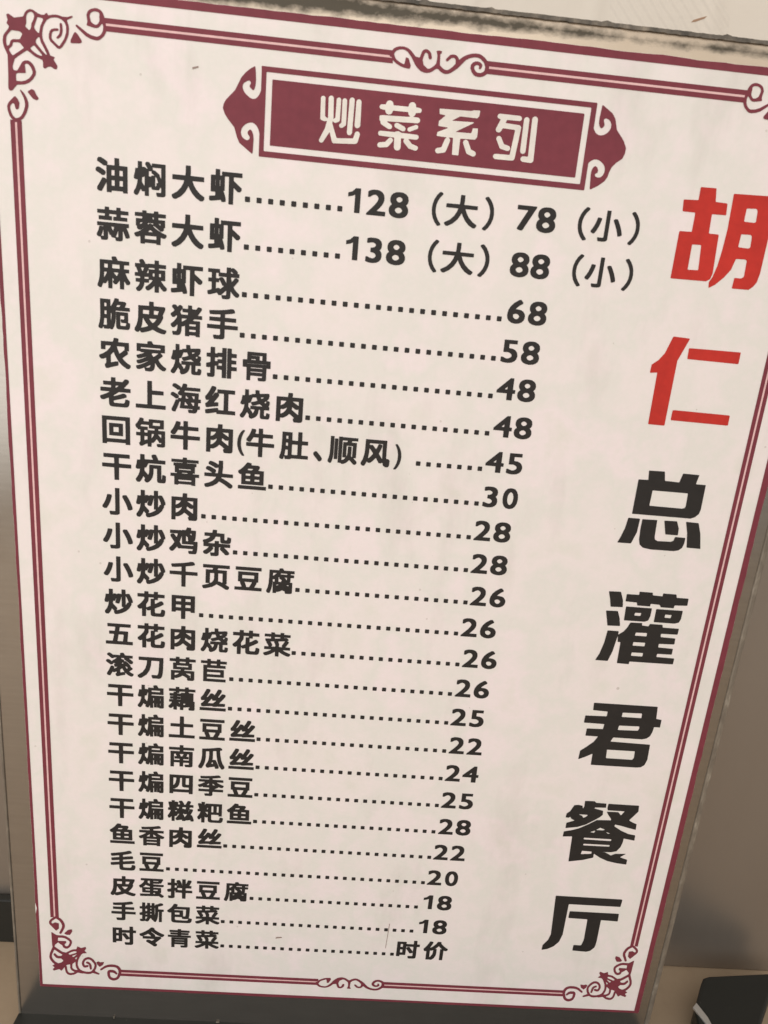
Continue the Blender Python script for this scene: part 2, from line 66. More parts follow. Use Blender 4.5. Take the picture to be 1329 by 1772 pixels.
 'bl': '7.12,29.64 5.94,28.66 5.42,28.08 5.11,27.38 5.1,26.65 5.42,26.02 6.99,24.05 7.24,23.78 7.37,23.75 8.22,24.71 8.25,26.77 8.1,26.88 7.05,27.14 6.15,26.58 5.88,26.89 5.85,27.24 6.25,27.83 7.36,28.75 7.53,28.7 8.53,27.87 9.08,26.9 9.33,25.92 9.19,25.15 8.29,23 8.37,22.57 8.71,22.43 9.02,22.72 10.04,24.91 10.22,25.78 10.15,26.64 9.69,27.83 9.06,28.74 7.78,29.66;12.31,24.61 11.15,24.26 10,22.92 9.97,22.64 10.52,22.23 11.77,22.23 12.53,23.59 12.48,24.49;5.67,23 5.74,17.91 5.84,16.81 4.86,14.15 4.61,12.68 4.72,11.85 5.02,11.06 5.55,10.2 6.21,9.48 6.15,9.33 5.46,8.87 6.19,8.1 5.56,7.35 5.77,6.75 5.96,6.72 7.73,7.43 8.43,6.76 9.53,8.37 9.73,6.73 9.91,6.09 10.34,5.43 10.97,5.1 11.54,5.07 12.53,5.33 12.95,5.56 13.67,6.15 14,6.28 15.31,5.95 15.72,6.06 17.12,5.86 18.04,5.98 18.89,6.44 20.71,5.82 21,5.87 21.12,6.14 21.01,6.43 19.56,7.3 20.04,8.43 20.23,9.26 20.25,10.02 20.07,10.83 19.24,12.24 18.78,12.71 18.26,13.02 17.74,13.16 17.24,13.13 16.74,12.94 16.27,12.6 15.93,12.2 15.6,11.57 15.37,10.85 15.32,10.28 15.51,9.33 15.95,8.69 16.45,8.6 17.31,8.88 17.57,9.27 17.55,9.52 17.42,9.72 17.16,9.77 16.41,9.54 16.21,9.72 16.05,10.41 16.21,11.12 16.6,11.79 17.22,12.19 17.83,12.19 18.45,11.83 19.23,10.75 19.48,10.14 19.54,9.67 19.27,8.47 18.54,7.32 18.09,6.97 17.54,6.82 16.69,6.84 15.84,7.03 15.23,7.27 14.78,7.59 14.44,8.03 14.15,8.66 13.93,9.61 13.95,10.51 14.22,11.79 14.65,12.91 15.2,14.03 15.77,14.65 17.1,14.84 16.37,15.83 16.93,16.72 16.77,17.44 16.6,17.45 15.26,16.91 14.03,17.54 13.69,16.36 12.69,16.18 12.02,15.95 10.14,14.66 9.06,14.92 8.41,15.36 6.58,16.91 6.51,17.18 6.71,17.77 7.74,18.89 8.2,18.37 9.06,17.72 9.3,17 9.58,16.64 10.15,16.36 10.78,16.41 11.47,16.96 12,17.85 12.33,19.06 12.21,19.91 11.55,20.78 10.43,21.58 9.46,21.85 7.36,21.85 5.82,22.99;7.85,20.84 9.04,20.9 9.76,20.8 10.52,20.41 11.26,19.77 11.54,19.34 11.55,18.9 11.24,18.06 10.81,17.48 10.55,17.33 10.27,17.35 10.02,17.5 9.9,17.75 9.9,18.22 10.43,18.83 10.35,19.55 7.76,19.48 7.7,19.65 7.73,20.59;6.36,15.71 6.52,15.67 7.97,14.44 8.97,13.76 8.57,13.14 7.77,13.06 7.26,13.24 6.55,14.18 6.27,14.17 6.04,13.88 6.06,13.38 6.83,12.29 7.42,12.04 8.55,12.04 9.18,11.29 9.13,11.06 8.56,10.37 7.48,9.94 6.86,10.3 6.25,10.84 5.72,11.69 5.46,12.43 5.43,12.96 5.58,13.74;13.18,15.41 13.66,15.39 13.67,14.97 13.54,14.77 11.49,13.83 11.32,13.86 10.99,14.13 11.06,14.35 11.95,15 12.47,15.25;13.6,14.07 13.78,14.1 13.74,14 12.61,12.93 12.46,12.95 12.15,13.26 12.26,13.45;13.73,12.99 13.82,13 13.8,12.83 13.54,12.06 13.41,11.95 13.15,12.2 13.11,12.37;20.75,11.52 20.26,11.23 20.21,10.98 20.54,10.07 21.16,9.32 21.31,9.26 22.34,10.06 22.75,11.32 22.6,11.39 21.44,11.2 20.93,11.53;16.98,11.26 16.74,10.99 16.75,10.62 16.91,10.44 17.49,10.16 17.68,9.97 17.97,8.08 18.13,7.86 18.35,7.84 18.55,8.03 18.62,8.31 18.49,9.72 18.33,10.38 17.89,10.92 17.17,11.26;13.17,10.86 13.24,10.75 13.23,9.26 13.43,8.37 13.77,7.54 13.66,7.38 13.05,7.45 12.54,7.7 12.22,7.98 12.06,8.37 12.17,9.92;11.17,9.67 11.36,9.68 11.42,9.58 11.38,8.27 11.55,7.58 11.95,7.08 12.8,6.52 12.4,6.18 11.46,5.95 10.89,6.08 10.53,6.55 10.37,7.16 10.24,8.82 10.06,9.21 10.2,9.35;25.08,10.51 23.98,10.28 22.99,9.8 21.51,8.43 21.37,8 21.5,7.75 21.76,7.72 23.34,8.96 23.92,9.21 24.75,9.42 26.09,9.41 26.61,9.26 26.98,9.01 27.28,8.6 27.49,8.09 27.54,7.18 27.08,5.5 26.81,5.08 26.41,4.77 26.03,4.63 25.7,4.64 24.96,5.04 24.71,5.56 24.63,6.61 24.65,6.89 24.75,7.01 25.54,7 26,6.85 26.7,6.24 26.98,6.26 27.16,6.53 27.15,6.84 26.46,7.79 25.71,8.14 24.62,8.17 24.05,7.85 23.77,7.21 23.73,6.67 23.83,5.53 24.18,4.48 24.49,4.12 24.96,3.79 25.51,3.58 25.99,3.54 26.53,3.69 27.01,3.96 27.39,4.29 27.76,4.8 28.39,6.52 28.54,7.5 28.51,8.06 28.38,8.62 28.1,9.23 27.8,9.67 27.37,10.07 26.32,10.47',
 'mid': '96.93,290.17 96.12,289.93 95.54,289.55 95.24,289.15 94.76,288.28 94.71,288 94.88,287.82 95.26,287.75 95.7,287.08 96.38,286.59 97.43,286.11 98.42,285.87 99.48,285.76 99.68,285.83 99.8,285.97 99.93,286.48 99.27,287.92 98.77,288.05 98.61,288.02 98.4,286.67 98.21,286.58 97.25,286.91 96.43,287.38 96.11,287.72 95.76,288.48 95.99,288.95 96.31,289.25 96.91,289.51 97.58,289.63 98.27,289.55 98.95,289.21 99.95,288.17 100.9,286.79 101.46,286.19 102.33,285.57 103.2,285.31 103.91,285.3 104.67,285.48 105.16,285.74 106.07,286.41 106.5,286.36 107.09,285.9 107.8,285.59 108.39,285.52 109.13,285.66 109.8,286.01 111.17,287.03 112.91,288.92 113.78,289.37 114.73,289.64 115.67,289.66 116.39,289.41 117.22,288.73 117.62,287.93 117.58,287.21 117.37,286.87 116.7,286.52 116.01,286.51 115.63,286.65 115.29,286.97 115.03,287.42 115.05,287.74 115.18,287.91 115.41,288.05 115.67,288.13 115.93,288.09 116.14,287.95 116.15,287.4 116.32,287.29 116.53,287.31 116.69,287.44 116.89,287.93 116.9,288.19 116.81,288.4 116.34,288.74 115.72,288.89 115.09,288.79 114.56,288.5 114.18,288 114.11,287.33 114.51,286.51 115.1,285.94 115.55,285.75 116.05,285.67 116.66,285.68 117.19,285.81 117.74,286.07 118.14,286.37 118.41,286.73 118.55,287.16 118.59,287.99 118.53,288.46 117.75,289.43 117.12,289.93 116.47,290.28 115.84,290.44 115.04,290.47 114.02,290.31 112.9,289.91 112.1,289.47 111.3,288.78 110.81,289.42 110.38,289.68 109.7,289.75 109,289.55 108.16,288.64 108.1,288.46 108.17,288.28 108.36,288.17 108.59,288.2 109.4,288.97 109.99,289.06 110.25,288.93 110.44,288.63 110.5,287.89 109.95,287.23 109.17,286.6 108.65,286.36 108.15,286.38 107.52,286.65 106.82,287.22 106.67,289.46 106.72,289.57 106.95,289.69 107.01,290.08 106.91,290.17 106.28,290.22 105.68,290.05 105.99,289.29 106.02,288.27 105.89,287.46 105.45,286.94 104.79,286.44 104.4,286.24 103.98,286.2 102.94,286.88 102.61,287.96 102.96,289.24 103.21,289.5 103.47,289.44 103.76,289.18 103.99,288.42 104.12,288.25 104.44,288.17 104.7,288.35 104.75,288.59 104.54,289.38 104.29,289.72 103.9,290.02 103.58,290.16 103.24,290.2 102.88,290.13 102.56,289.95 102.27,289.57 101.92,288.42 101.76,288.31 100.87,288.46 99.73,289.56 98.89,290.04 97.98,290.23',
 'banner': '64.97,263.52 64.88,263.61 64.85,263.77 64.84,268.57 64.59,269.38 64.38,269.77 64.02,270.23 63.62,270.55 63.12,270.74 62.58,270.74 62.02,270.58 61.47,270.27 60.9,269.77 60.57,269.27 60.41,268.77 60.4,268.38 60.46,267.98 60.72,267.43 61.23,267.04 61.92,266.8 62.35,266.98 62.55,267.38 62.48,267.67 62.03,268.27 62,268.57 62.07,268.77 62.33,269.07 62.62,269.21 62.84,269.12 63.09,268.82 63.38,268.12 63.5,267.12 63.39,264.48 63.31,264.02 63.23,263.97 63.12,263.99 60.08,266.07 59.47,267.27 58.77,269.32 57.17,271.01 56.41,272.02 55.97,273.12 55.94,273.32 56.12,274.18 56.64,275.12 58.73,277.32 60.11,280.12 61.11,281.27 62.08,282.08 63.08,282.7 63.23,282.72 63.34,282.57 63.49,281.48 63.59,280.02 63.54,278.88 63.3,277.98 63.09,277.73 62.92,277.68 62.21,278.23 62.1,278.52 62.37,279.02 62.38,279.27 62.23,279.52 61.92,279.64 61.52,279.51 60.78,279.02 60.53,278.62 60.47,278.12 60.64,277.57 60.95,277.07 61.42,276.62 62.42,275.96 62.98,275.85 63.42,275.91 63.78,276.07 64.17,276.45 64.54,277.02 64.84,277.77 64.85,281.98 64.79,282.77 64.86,282.93 65.03,282.99 145.57,283 145.73,282.95 145.8,282.77 145.81,277.52 145.9,277.27 146.36,276.62 146.78,276.31 147.28,276.11 147.82,276.09 148.43,276.22 148.98,276.52 149.4,276.88 149.83,277.48 150.01,277.98 149.98,278.68 149.7,279.27 149.23,279.67 148.53,279.89 148.18,279.79 147.99,279.52 148,279.32 148.25,278.77 148.33,278.43 148.3,278.23 148.14,277.98 147.88,277.71 147.62,277.63 147.43,277.75 147.09,278.18 146.91,278.68 146.85,279.82 147.05,282.48 147.12,282.63 147.28,282.64 149.73,281.2 150.19,280.73 150.79,279.93 151.58,277.62 153.1,276.07 153.73,275.33 154.48,274.02 154.54,273.82 154.49,272.68 154.09,271.57 153.98,271.42 152.68,270.42 151.79,269.38 151.35,268.27 151.07,267.02 150.48,266.02 148.93,264.77 147.38,263.91 147.23,263.88 147.11,264.02 146.81,267.32 146.87,268.12 147.09,268.73 147.32,269.03 147.62,269.21 147.93,269.13 148.28,268.85 148.5,268.32 148.48,267.93 148.38,267.75 147.96,267.52 147.88,267.38 147.86,267.18 148.12,266.86 148.73,266.72 149.31,266.82 149.82,267.27 150.13,267.98 150.13,268.68 150.03,269.07 149.84,269.48 149.48,269.9 148.82,270.38 148.12,270.66 147.57,270.73 147.07,270.65 146.53,270.39 145.93,269.89 145.83,269.73 145.8,269.52 145.8,263.73 145.75,263.57 145.62,263.51;66.11,264.82 144.32,264.81 144.48,264.91 144.5,265.12 144.49,281.68 144.39,281.82 144.12,281.85 66.17,281.84 66.03,281.74 66,281.52 66,265.12 66.02,264.93;67.58,266.17 67.47,266.27 67.45,266.48 67.45,280.07 67.47,280.29 67.62,280.39 142.68,280.4 142.94,280.38 143.04,280.23 143.05,266.48 143.03,266.26 142.88,266.16',
}
GLYPH = {
 'r(': '243,709 166,622 96,497 55,367 45,267 45,192 55,97 96,-33 161,-153 238,-243 318,-245 329,-238 328,-213 267,-113 222,-3 195,117 190,172 190,288 195,347 221,462 267,577 330,682 329,702 322,709',
 'r)': '3,709 -4,702 -3,672 58,572 99,472 130,332 135,247 130,127 104,7 56,-113 -5,-213 -4,-238 3,-244 78,-245 105,-223 169,-143 229,-28 265,87 280,212 280,252 264,382 229,492 174,597 84,708',
 'b0': '212,709 132,684 100,652 61,602 20,502 5,377 5,308 21,178 70,62 137,-3 228,-30 272,-30 362,-3 434,68 480,182 495,308 495,377 478,507 430,617 377,675 357,688 282,710;246,567 277,558 314,507 340,422 345,367 340,257 313,172 280,127 253,115 222,125 187,172 160,257 155,318 160,422 181,497 222,557',
 'b1': '183,699 176,692 175,682 176,-13 188,-20 318,-19 324,-13 325,-3 324,692 312,700',
 'b2': '152,709 103,694 62,674 27,648 27,494 78,492 142,549 188,569 208,570 229,562 269,528 289,482 290,442 264,372 199,267 13,29 11,-13 22,-20 482,-19 490,-8 486,112 282,115 272,117 271,122 332,201 394,292 428,372 440,432 440,502 428,577 383,652 322,693 248,710',
 'b3': '142,709 98,699 57,681 56,557 62,551 108,550 158,569 202,575 253,554 279,522 285,507 283,482 257,445 202,421 168,420 157,412 155,298 162,286 222,278 264,257 293,212 295,172 267,131 238,112 208,107 142,126 92,153 44,152 40,17 46,7 68,-4 132,-24 178,-30 238,-30 322,-13 362,11 395,37 433,97 450,178 445,262 424,318 389,362 418,402 434,442 440,528 423,607 377,666 318,698 288,705 248,710',
 'b4': '332,708 -4,302 -15,282 -14,212 -3,205 271,202 277,-16 418,-19 425,-8 426,198 432,204 492,209 494,322 487,329 432,331 426,337 424,702 412,710;266,412 272,414 275,408 272,334 208,332 212,349',
 'b5': '83,699 75,688 76,312 88,305 197,310 248,293 298,249 310,202 299,172 275,142 243,121 212,110 188,107 148,117 73,155 29,152 26,17 35,7 88,-14 168,-30 243,-30 328,-13 399,32 443,97 465,192 465,222 455,277 439,327 394,387 322,428 228,440 218,447 216,567 228,575 426,577 429,692 418,700',
 'b6': '292,708 168,605 88,499 36,377 20,272 20,198 31,132 39,107 76,42 158,-13 238,-30 288,-30 362,-13 428,30 473,97 490,172 490,222 479,282 434,357 372,398 298,415 226,418 267,480 342,555 392,590 400,602 398,638 348,705 338,710;225,272 248,277 282,269 315,242 333,217 338,192 324,152 309,132 277,112 257,110 228,120 193,151 172,198 173,244 193,259',
 'b7': '32,699 25,688 29,572 288,570 298,562 70,47 71,12 78,5 142,-23 202,-24 219,-3 513,658 514,692 502,700',
 'b8': '218,709 158,698 88,659 42,597 25,528 25,448 41,402 73,347 43,314 21,277 10,242 5,172 22,97 32,76 73,26 142,-13 228,-30 277,-30 362,-13 422,21 458,61 478,97 495,167 490,242 464,308 429,352 462,396 474,422 485,478 485,507 468,587 432,644 414,662 348,700 292,710;245,572 272,569 299,552 314,538 330,507 328,482 312,456 294,438 262,420 238,422 202,445 175,492 182,522 195,542 222,564;230,272 262,275 298,259 313,247 338,207 338,172 319,142 272,112 232,110 218,116 188,136 162,178 160,202 173,229 188,248',
 'b9': '202,709 132,693 67,648 27,582 10,502 10,468 27,392 78,320 128,287 197,270 272,269 277,262 232,195 178,140 101,77 103,41 155,-23 173,-30 212,-28 318,55 399,157 464,292 485,412 485,478 468,562 422,640 352,693 277,710;221,567 243,572 262,568 302,539 323,507 330,487 334,462 324,438 288,416 253,407 212,421 188,441 167,472 165,507 188,544',
 'b、': '83,253 22,198 23,132 180,-18 236,-83 302,-85 319,-78 373,-28 372,34 295,122 158,250 142,255',
 'b上': '397,854 391,847 390,837 389,82 377,75 22,74 15,62 18,-56 32,-60 981,-58 985,62 977,74 542,79 542,406 908,411 915,422 914,538 902,545 544,547 539,847 528,855',
 'b丝': '262,863 139,612 83,531 50,497 50,438 74,377 142,375 188,383 195,377 123,290 61,237 60,182 83,119 168,115 267,130 473,145 482,142 497,121 568,120 682,135 912,145 941,152 950,212 946,272 732,272 735,282 882,466 960,582 959,638 952,646 892,675 828,674 811,658 732,535 718,525 686,528 691,547 744,632 804,747 815,777 812,838 752,865 678,862 624,747 548,613 541,617 537,648 482,679 468,685 408,684 306,528 298,521 282,520 271,522 272,532 339,648 398,772 400,827 390,842 338,864;451,452 458,452 481,387 487,381 558,380 602,390 612,388 613,382 507,272 318,267 322,284 397,376;22,79 16,73 15,57 15,-38 22,-49 962,-50 972,-49 979,-43 980,68 972,79',
 'b五': '92,774 85,762 89,642 352,640 361,632 360,607 345,507 336,482 152,480 141,472 144,352 308,350 316,342 267,84 24,77 20,57 24,-52 962,-55 977,-51 976,77 798,80 786,87 815,408 812,476 768,485 512,480 502,484 500,492 520,628 528,638 906,642 910,662 906,772;482,347 652,346 650,267 626,82 434,82 475,337',
 'b令': '477,873 375,762 259,668 132,586 8,522 5,462 53,402 132,396 135,288 142,276 608,272 600,257 507,169 402,228 322,228 277,182 276,122 464,-8 592,-113 658,-115 702,-75 718,-52 720,-3 715,12 658,60 652,73 885,312 890,322 890,372 882,384 838,410 642,412 642,484 570,562 497,625 482,632 481,638 497,654 507,654 652,536 768,461 888,400 947,400 957,406 1008,468 1009,522 997,534 892,581 782,646 672,725 617,777 614,832 607,841 542,875;355,532 362,534 438,465 462,439 478,418 477,412 162,412 170,422 238,456',
 'b价': '238,869 230,862 184,747 129,642 74,557 13,484 5,468 7,402 43,346 57,340 123,344 130,337 132,-106 262,-110 282,-96 308,-115 372,-115 469,-23 524,92 545,188 550,247 549,472 542,479 492,482 491,487 545,542 614,628 622,631 715,522 753,487 747,480 698,479 691,472 691,-103 702,-110 831,-108 837,412 848,413 888,390 952,392 1003,448 1003,507 921,562 858,615 750,727 712,782 708,856 648,870 561,867 509,768 440,672 348,580 277,537 277,567 324,662 373,782 374,842 367,850 302,870;395,412 402,413 405,408 405,308 400,252 383,178 332,76 288,30 277,27 276,372 282,379 348,382',
 'b农': '477,869 467,857 449,782 432,747 62,741 60,492 68,481 201,482 205,602 212,614 357,615 367,613 370,607 338,546 249,442 137,361 3,298 2,232 43,185 57,175 128,176 208,214 218,212 220,77 209,47 178,17 175,7 177,-48 204,-103 212,-109 282,-108 357,-77 592,-4 602,3 605,22 605,82 600,122 592,129 532,130 382,86 372,86 366,92 367,322 458,421 501,312 571,188 611,127 672,60 731,2 862,-84 882,-90 942,-88 993,-28 993,32 982,44 917,76 842,130 750,222 734,247 872,355 909,392 908,448 882,478 937,481 944,487 944,737 932,745 612,746 606,752 615,792 615,847 608,857 552,870;564,612 792,614 800,602 799,507 778,495 658,390 648,387 631,412 601,482 571,567',
 'b刀': '57,764 50,752 54,628 338,625 348,621 350,607 340,497 293,312 190,142 11,7 12,-52 57,-104 73,-110 142,-108 331,37 438,217 490,422 505,612 512,622 522,625 778,625 788,621 790,612 770,247 748,107 724,52 708,42 514,42 510,-13 528,-52 538,-92 558,-100 782,-100 822,-89 855,-68 893,7 915,132 930,337 935,557 940,582 937,761 922,765',
 'b包': '272,874 262,865 219,777 158,686 92,610 10,538 0,522 2,468 61,418 128,415 152,429 160,422 160,47 165,7 178,-29 202,-60 222,-69 272,-85 352,-90 818,-90 902,-78 944,-58 969,-23 984,12 995,73 993,137 932,163 872,166 867,172 880,207 895,332 905,512 905,612 910,638 908,731 397,735 390,742 415,797 412,851 338,875;306,602 756,602 760,582 755,557 750,392 740,312 720,257 708,250 692,250 648,251 641,257 636,557 288,560 281,562 282,572;309,432 491,432 492,334 477,330 309,332 305,352;309,202 582,204 589,198 607,132 617,121 652,115 768,115 812,121 842,134 845,107 825,68 788,45 727,40 432,40 362,45 322,60 307,87',
 'b千': '742,854 612,820 452,790 232,760 113,750 78,744 71,737 70,688 91,628 98,621 202,620 408,645 418,644 424,638 421,478 22,474 15,462 15,357 18,344 27,340 422,336 425,-98 432,-109 558,-110 569,-103 574,337 972,340 984,347 985,462 977,474 582,475 571,482 570,652 577,668 778,705 878,732 883,737 883,797 832,850 818,855',
 'b南': '438,864 430,852 429,772 422,766 43,765 31,757 30,658 38,646 418,645 426,642 430,632 429,597 422,591 98,590 86,582 86,-98 98,-105 218,-101 220,77 224,87 238,90 426,87 431,-78 438,-84 448,-85 562,-81 569,87 772,89 779,82 780,68 779,22 772,14 622,6 620,-43 642,-101 808,-105 872,-93 894,-83 908,-68 920,-18 919,582 908,590 578,591 571,597 571,638 582,645 962,646 970,658 969,757 957,765 578,766 571,772 566,862;224,468 286,468 292,428 323,372 312,365 238,361 238,254 422,249 430,237 426,202 238,200 222,204 220,452;436,468 562,470 573,462 528,371 518,365 482,365 471,372 464,402 436,458;719,468 768,470 779,462 778,204 762,200 569,202 565,237 572,249 758,250 770,257 768,362 692,365 685,372 713,428',
 'b喜': '438,864 431,857 429,802 422,796 53,791 50,698 57,686 418,685 429,678 418,670 123,666 121,567 128,561 158,559 164,552 166,337 173,331 232,329 241,312 238,307 228,305 24,302 21,198 32,190 151,188 150,-93 158,-104 277,-104 284,-98 289,-78 308,-75 708,-75 718,-79 721,-98 727,-104 848,-104 855,-93 854,188 972,191 980,202 976,302 772,305 762,307 760,312 772,329 828,331 834,337 836,552 842,559 878,561 884,567 884,662 872,670 578,670 566,678 578,685 947,686 955,698 954,787 942,795 572,796 566,802 561,862;304,458 688,460 698,456 700,442 698,434 688,430 312,430 301,438;404,327 582,330 592,328 595,322 578,305 418,305 408,308;289,77 708,80 719,73 720,42 718,34 708,30 298,30 286,37',
 'b四': '62,784 56,777 55,768 55,-58 59,-73 193,-74 199,-68 201,-8 208,-1 218,0 782,0 794,-8 796,-62 802,-69 942,-66 945,768 941,782;204,648 302,650 312,646 315,638 310,547 283,422 234,332 208,315 202,318 200,327;464,648 518,650 529,642 530,318 546,257 561,242 582,232 622,225 791,222 795,202 791,132 218,130 202,134 208,144 257,147 357,220 418,322 450,462 455,597;674,648 782,650 794,642 795,367 788,356 698,350 677,362 670,387',
 'b回': '53,829 46,822 45,812 48,-106 188,-109 194,-103 196,-62 208,-55 788,-55 798,-56 804,-62 806,-103 812,-109 951,-108 955,-93 952,826 937,830;199,692 788,695 802,691 805,92 801,77 212,75 197,79 195,678;277,599 271,592 270,582 274,178 708,175 722,179 725,582 721,597;414,468 581,468 582,304 414,302 410,322',
 'b土': '432,864 425,852 421,552 92,550 83,546 80,532 80,428 88,416 422,411 424,77 412,70 22,69 15,57 18,-61 32,-65 981,-62 985,57 977,69 578,74 578,411 912,416 920,428 919,542 908,550 579,552 574,857 562,865',
 'b大': '432,869 425,857 420,652 415,602 408,588 38,585 26,577 25,458 32,446 362,445 372,443 376,438 358,372 282,231 168,110 15,17 10,2 12,-48 63,-103 137,-105 288,-14 412,116 488,247 501,282 507,286 546,207 622,91 732,-23 862,-103 937,-103 988,-43 988,22 862,100 745,217 671,332 627,438 638,445 967,446 975,458 972,581 574,587 570,602 575,662 572,866',
 'b头': '502,859 495,847 495,727 487,718 392,773 267,825 197,823 160,772 160,717 166,708 292,649 382,592 452,591 487,624 485,518 470,422 462,412 379,412 380,422 410,462 408,522 372,549 282,599 193,638 123,640 105,632 72,592 73,528 202,464 259,428 269,412 24,408 20,387 24,282 402,280 413,272 390,227 314,147 298,136 188,72 28,17 27,-48 68,-103 142,-104 318,-41 454,47 518,123 592,89 692,29 789,-38 858,-93 927,-93 973,-43 973,22 934,57 818,139 712,199 612,248 592,252 590,257 598,277 607,280 972,281 980,292 977,406 629,412 625,432 640,592 639,852 628,860',
 'b季': '732,859 607,835 477,820 282,805 108,800 96,792 95,747 111,692 118,686 312,690 418,700 429,692 429,662 422,656 43,655 31,648 30,552 38,541 274,538 269,528 197,481 98,431 13,397 12,347 53,295 62,290 113,290 188,320 193,318 196,292 202,286 440,282 434,222 428,216 43,215 31,207 30,112 38,101 432,96 435,32 428,17 262,11 260,-38 288,-98 487,-100 522,-93 542,-84 562,-64 570,-43 570,87 578,99 962,100 974,107 975,202 967,214 641,217 650,227 742,276 788,306 802,327 878,297 937,295 950,302 990,357 989,397 982,406 888,441 798,486 726,532 726,538 737,540 967,541 975,552 971,652 568,659 565,698 572,709 702,725 868,759 868,807 812,855 798,860;567,472 572,473 654,412 659,402 569,402;421,468 428,468 430,462 426,402 342,402 357,420',
 'b家': '458,869 398,847 395,802 400,782 392,775 68,775 56,768 57,524 173,519 188,496 299,492 288,481 232,456 53,397 52,347 88,296 98,290 158,291 382,372 362,357 262,306 148,261 53,232 52,178 81,132 92,125 158,126 243,156 426,237 387,206 267,141 162,96 38,57 35,12 41,-8 73,-53 132,-55 212,-29 298,8 304,2 307,-33 326,-93 332,-99 462,-105 518,-99 572,-70 602,-34 614,-13 635,68 638,184 642,183 720,62 801,-13 878,-58 947,-58 993,-3 993,47 906,97 832,165 771,247 747,302 878,408 878,458 825,502 824,518 942,520 954,528 952,771 588,776 579,782 532,867;189,652 802,655 814,648 815,622 811,612 802,610 197,610 186,617;566,492 727,495 737,493 738,487 654,418 588,374 531,458 535,468;479,102 492,106 493,92 479,57 458,31 418,15 341,22',
 'b小': '438,854 431,847 430,837 430,47 419,32 397,25 239,27 237,-33 261,-98 272,-109 448,-110 522,-98 565,-73 580,-28 579,847 568,855;727,623 672,597 672,538 714,462 789,308 824,217 859,97 868,91 927,90 1003,121 1010,132 1010,188 989,262 934,402 874,522 814,622;173,619 166,612 144,518 104,397 54,292 0,207 3,147 68,110 139,112 194,192 259,332 294,438 320,542 316,607 253,620',
 'b干': '78,799 71,792 70,777 70,672 78,661 416,658 419,472 408,465 27,464 20,452 22,329 416,322 421,-103 432,-110 571,-108 578,321 967,325 977,329 980,342 980,452 972,464 579,468 576,652 588,660 927,661 935,672 932,796 917,800',
 'b手': '758,869 622,835 448,810 83,781 80,727 97,668 103,662 253,660 422,674 429,668 430,597 422,586 92,585 83,581 80,567 84,458 422,454 430,442 426,352 27,350 16,342 15,232 22,221 428,216 430,62 418,32 387,25 322,25 298,30 212,26 212,-33 244,-103 462,-105 522,-93 550,-78 563,-62 575,-28 575,207 582,219 987,224 990,337 982,349 588,350 576,357 575,442 582,454 917,455 929,462 930,572 922,584 588,585 576,592 579,688 778,720 882,749 883,812 840,862 828,870',
 'b拌': '152,869 145,857 142,674 18,670 6,662 9,542 137,539 145,528 142,382 13,344 -4,332 -5,267 17,207 83,205 137,220 145,212 143,27 132,20 32,19 26,12 25,-38 49,-103 62,-110 193,-110 248,-99 267,-88 279,-73 290,-18 290,257 293,267 308,275 319,267 320,198 328,186 581,182 588,-106 726,-108 732,181 982,185 994,192 991,312 742,315 734,318 730,327 730,408 737,419 947,420 959,428 957,546 882,550 875,557 958,742 958,802 952,808 892,825 817,822 749,652 732,631 727,866 589,867 584,562 582,556 578,556 575,617 564,658 516,768 489,812 422,815 363,792 360,727 381,682 381,672 298,671 290,682 288,866;402,617 408,617 423,577 428,557 422,551 408,551 401,557;294,538 367,536 366,438 332,435 302,425 292,429;409,418 581,418 582,319 414,318 405,402',
 'b排': '152,869 145,857 142,674 27,669 20,658 22,544 137,539 145,528 142,379 32,349 16,342 10,332 10,262 24,207 88,205 132,220 144,212 142,33 128,25 48,24 41,17 40,-33 60,-93 73,-100 212,-100 253,-89 277,-69 290,-28 290,257 298,268 338,279 345,267 349,157 502,155 514,147 518,-106 656,-108 660,-93 658,861 638,865 518,861 511,702 372,699 357,671 302,670 294,672 290,682 288,866;688,864 681,857 680,847 681,-103 692,-110 812,-109 820,-98 822,146 987,151 994,157 995,167 991,277 832,280 821,288 824,362 967,366 974,372 975,387 972,486 824,492 821,562 832,570 981,572 984,692 972,700 824,702 818,861;399,567 511,567 512,494 377,489 371,482 366,432 294,422 290,438 292,536 387,541 394,547;414,362 511,362 512,289 381,288 409,308',
 'b撕': '128,864 120,852 118,669 27,664 20,652 22,549 113,544 120,532 118,377 22,339 11,327 10,277 27,219 88,215 113,220 120,212 118,27 108,20 32,19 26,12 25,-28 48,-97 142,-100 188,-95 238,-72 288,-103 348,-103 394,-43 452,75 462,84 489,47 522,-17 561,-23 567,-62 607,-100 622,-105 672,-102 718,7 750,152 760,262 760,372 766,422 778,430 786,428 790,418 791,-98 802,-105 911,-103 916,422 922,429 987,434 989,538 977,545 769,547 765,668 768,678 778,684 858,711 962,762 965,807 960,822 908,863 842,863 747,811 648,773 640,762 639,732 628,726 620,737 617,851 507,854 500,842 499,732 492,726 452,725 441,732 438,851 328,854 320,842 319,732 312,726 269,722 264,672 253,666 245,678 243,861;444,607 496,607 497,569 444,567 440,587;624,607 636,607 640,592 640,372 635,288 628,261 621,262 620,288;249,542 318,541 316,432 247,432;444,458 496,458 497,414 444,412 440,432;312,302 320,292 316,257 248,254 248,277;444,302 496,302 497,259 444,257 440,277;246,137 253,142 318,140 325,132 294,62 265,17 248,6',
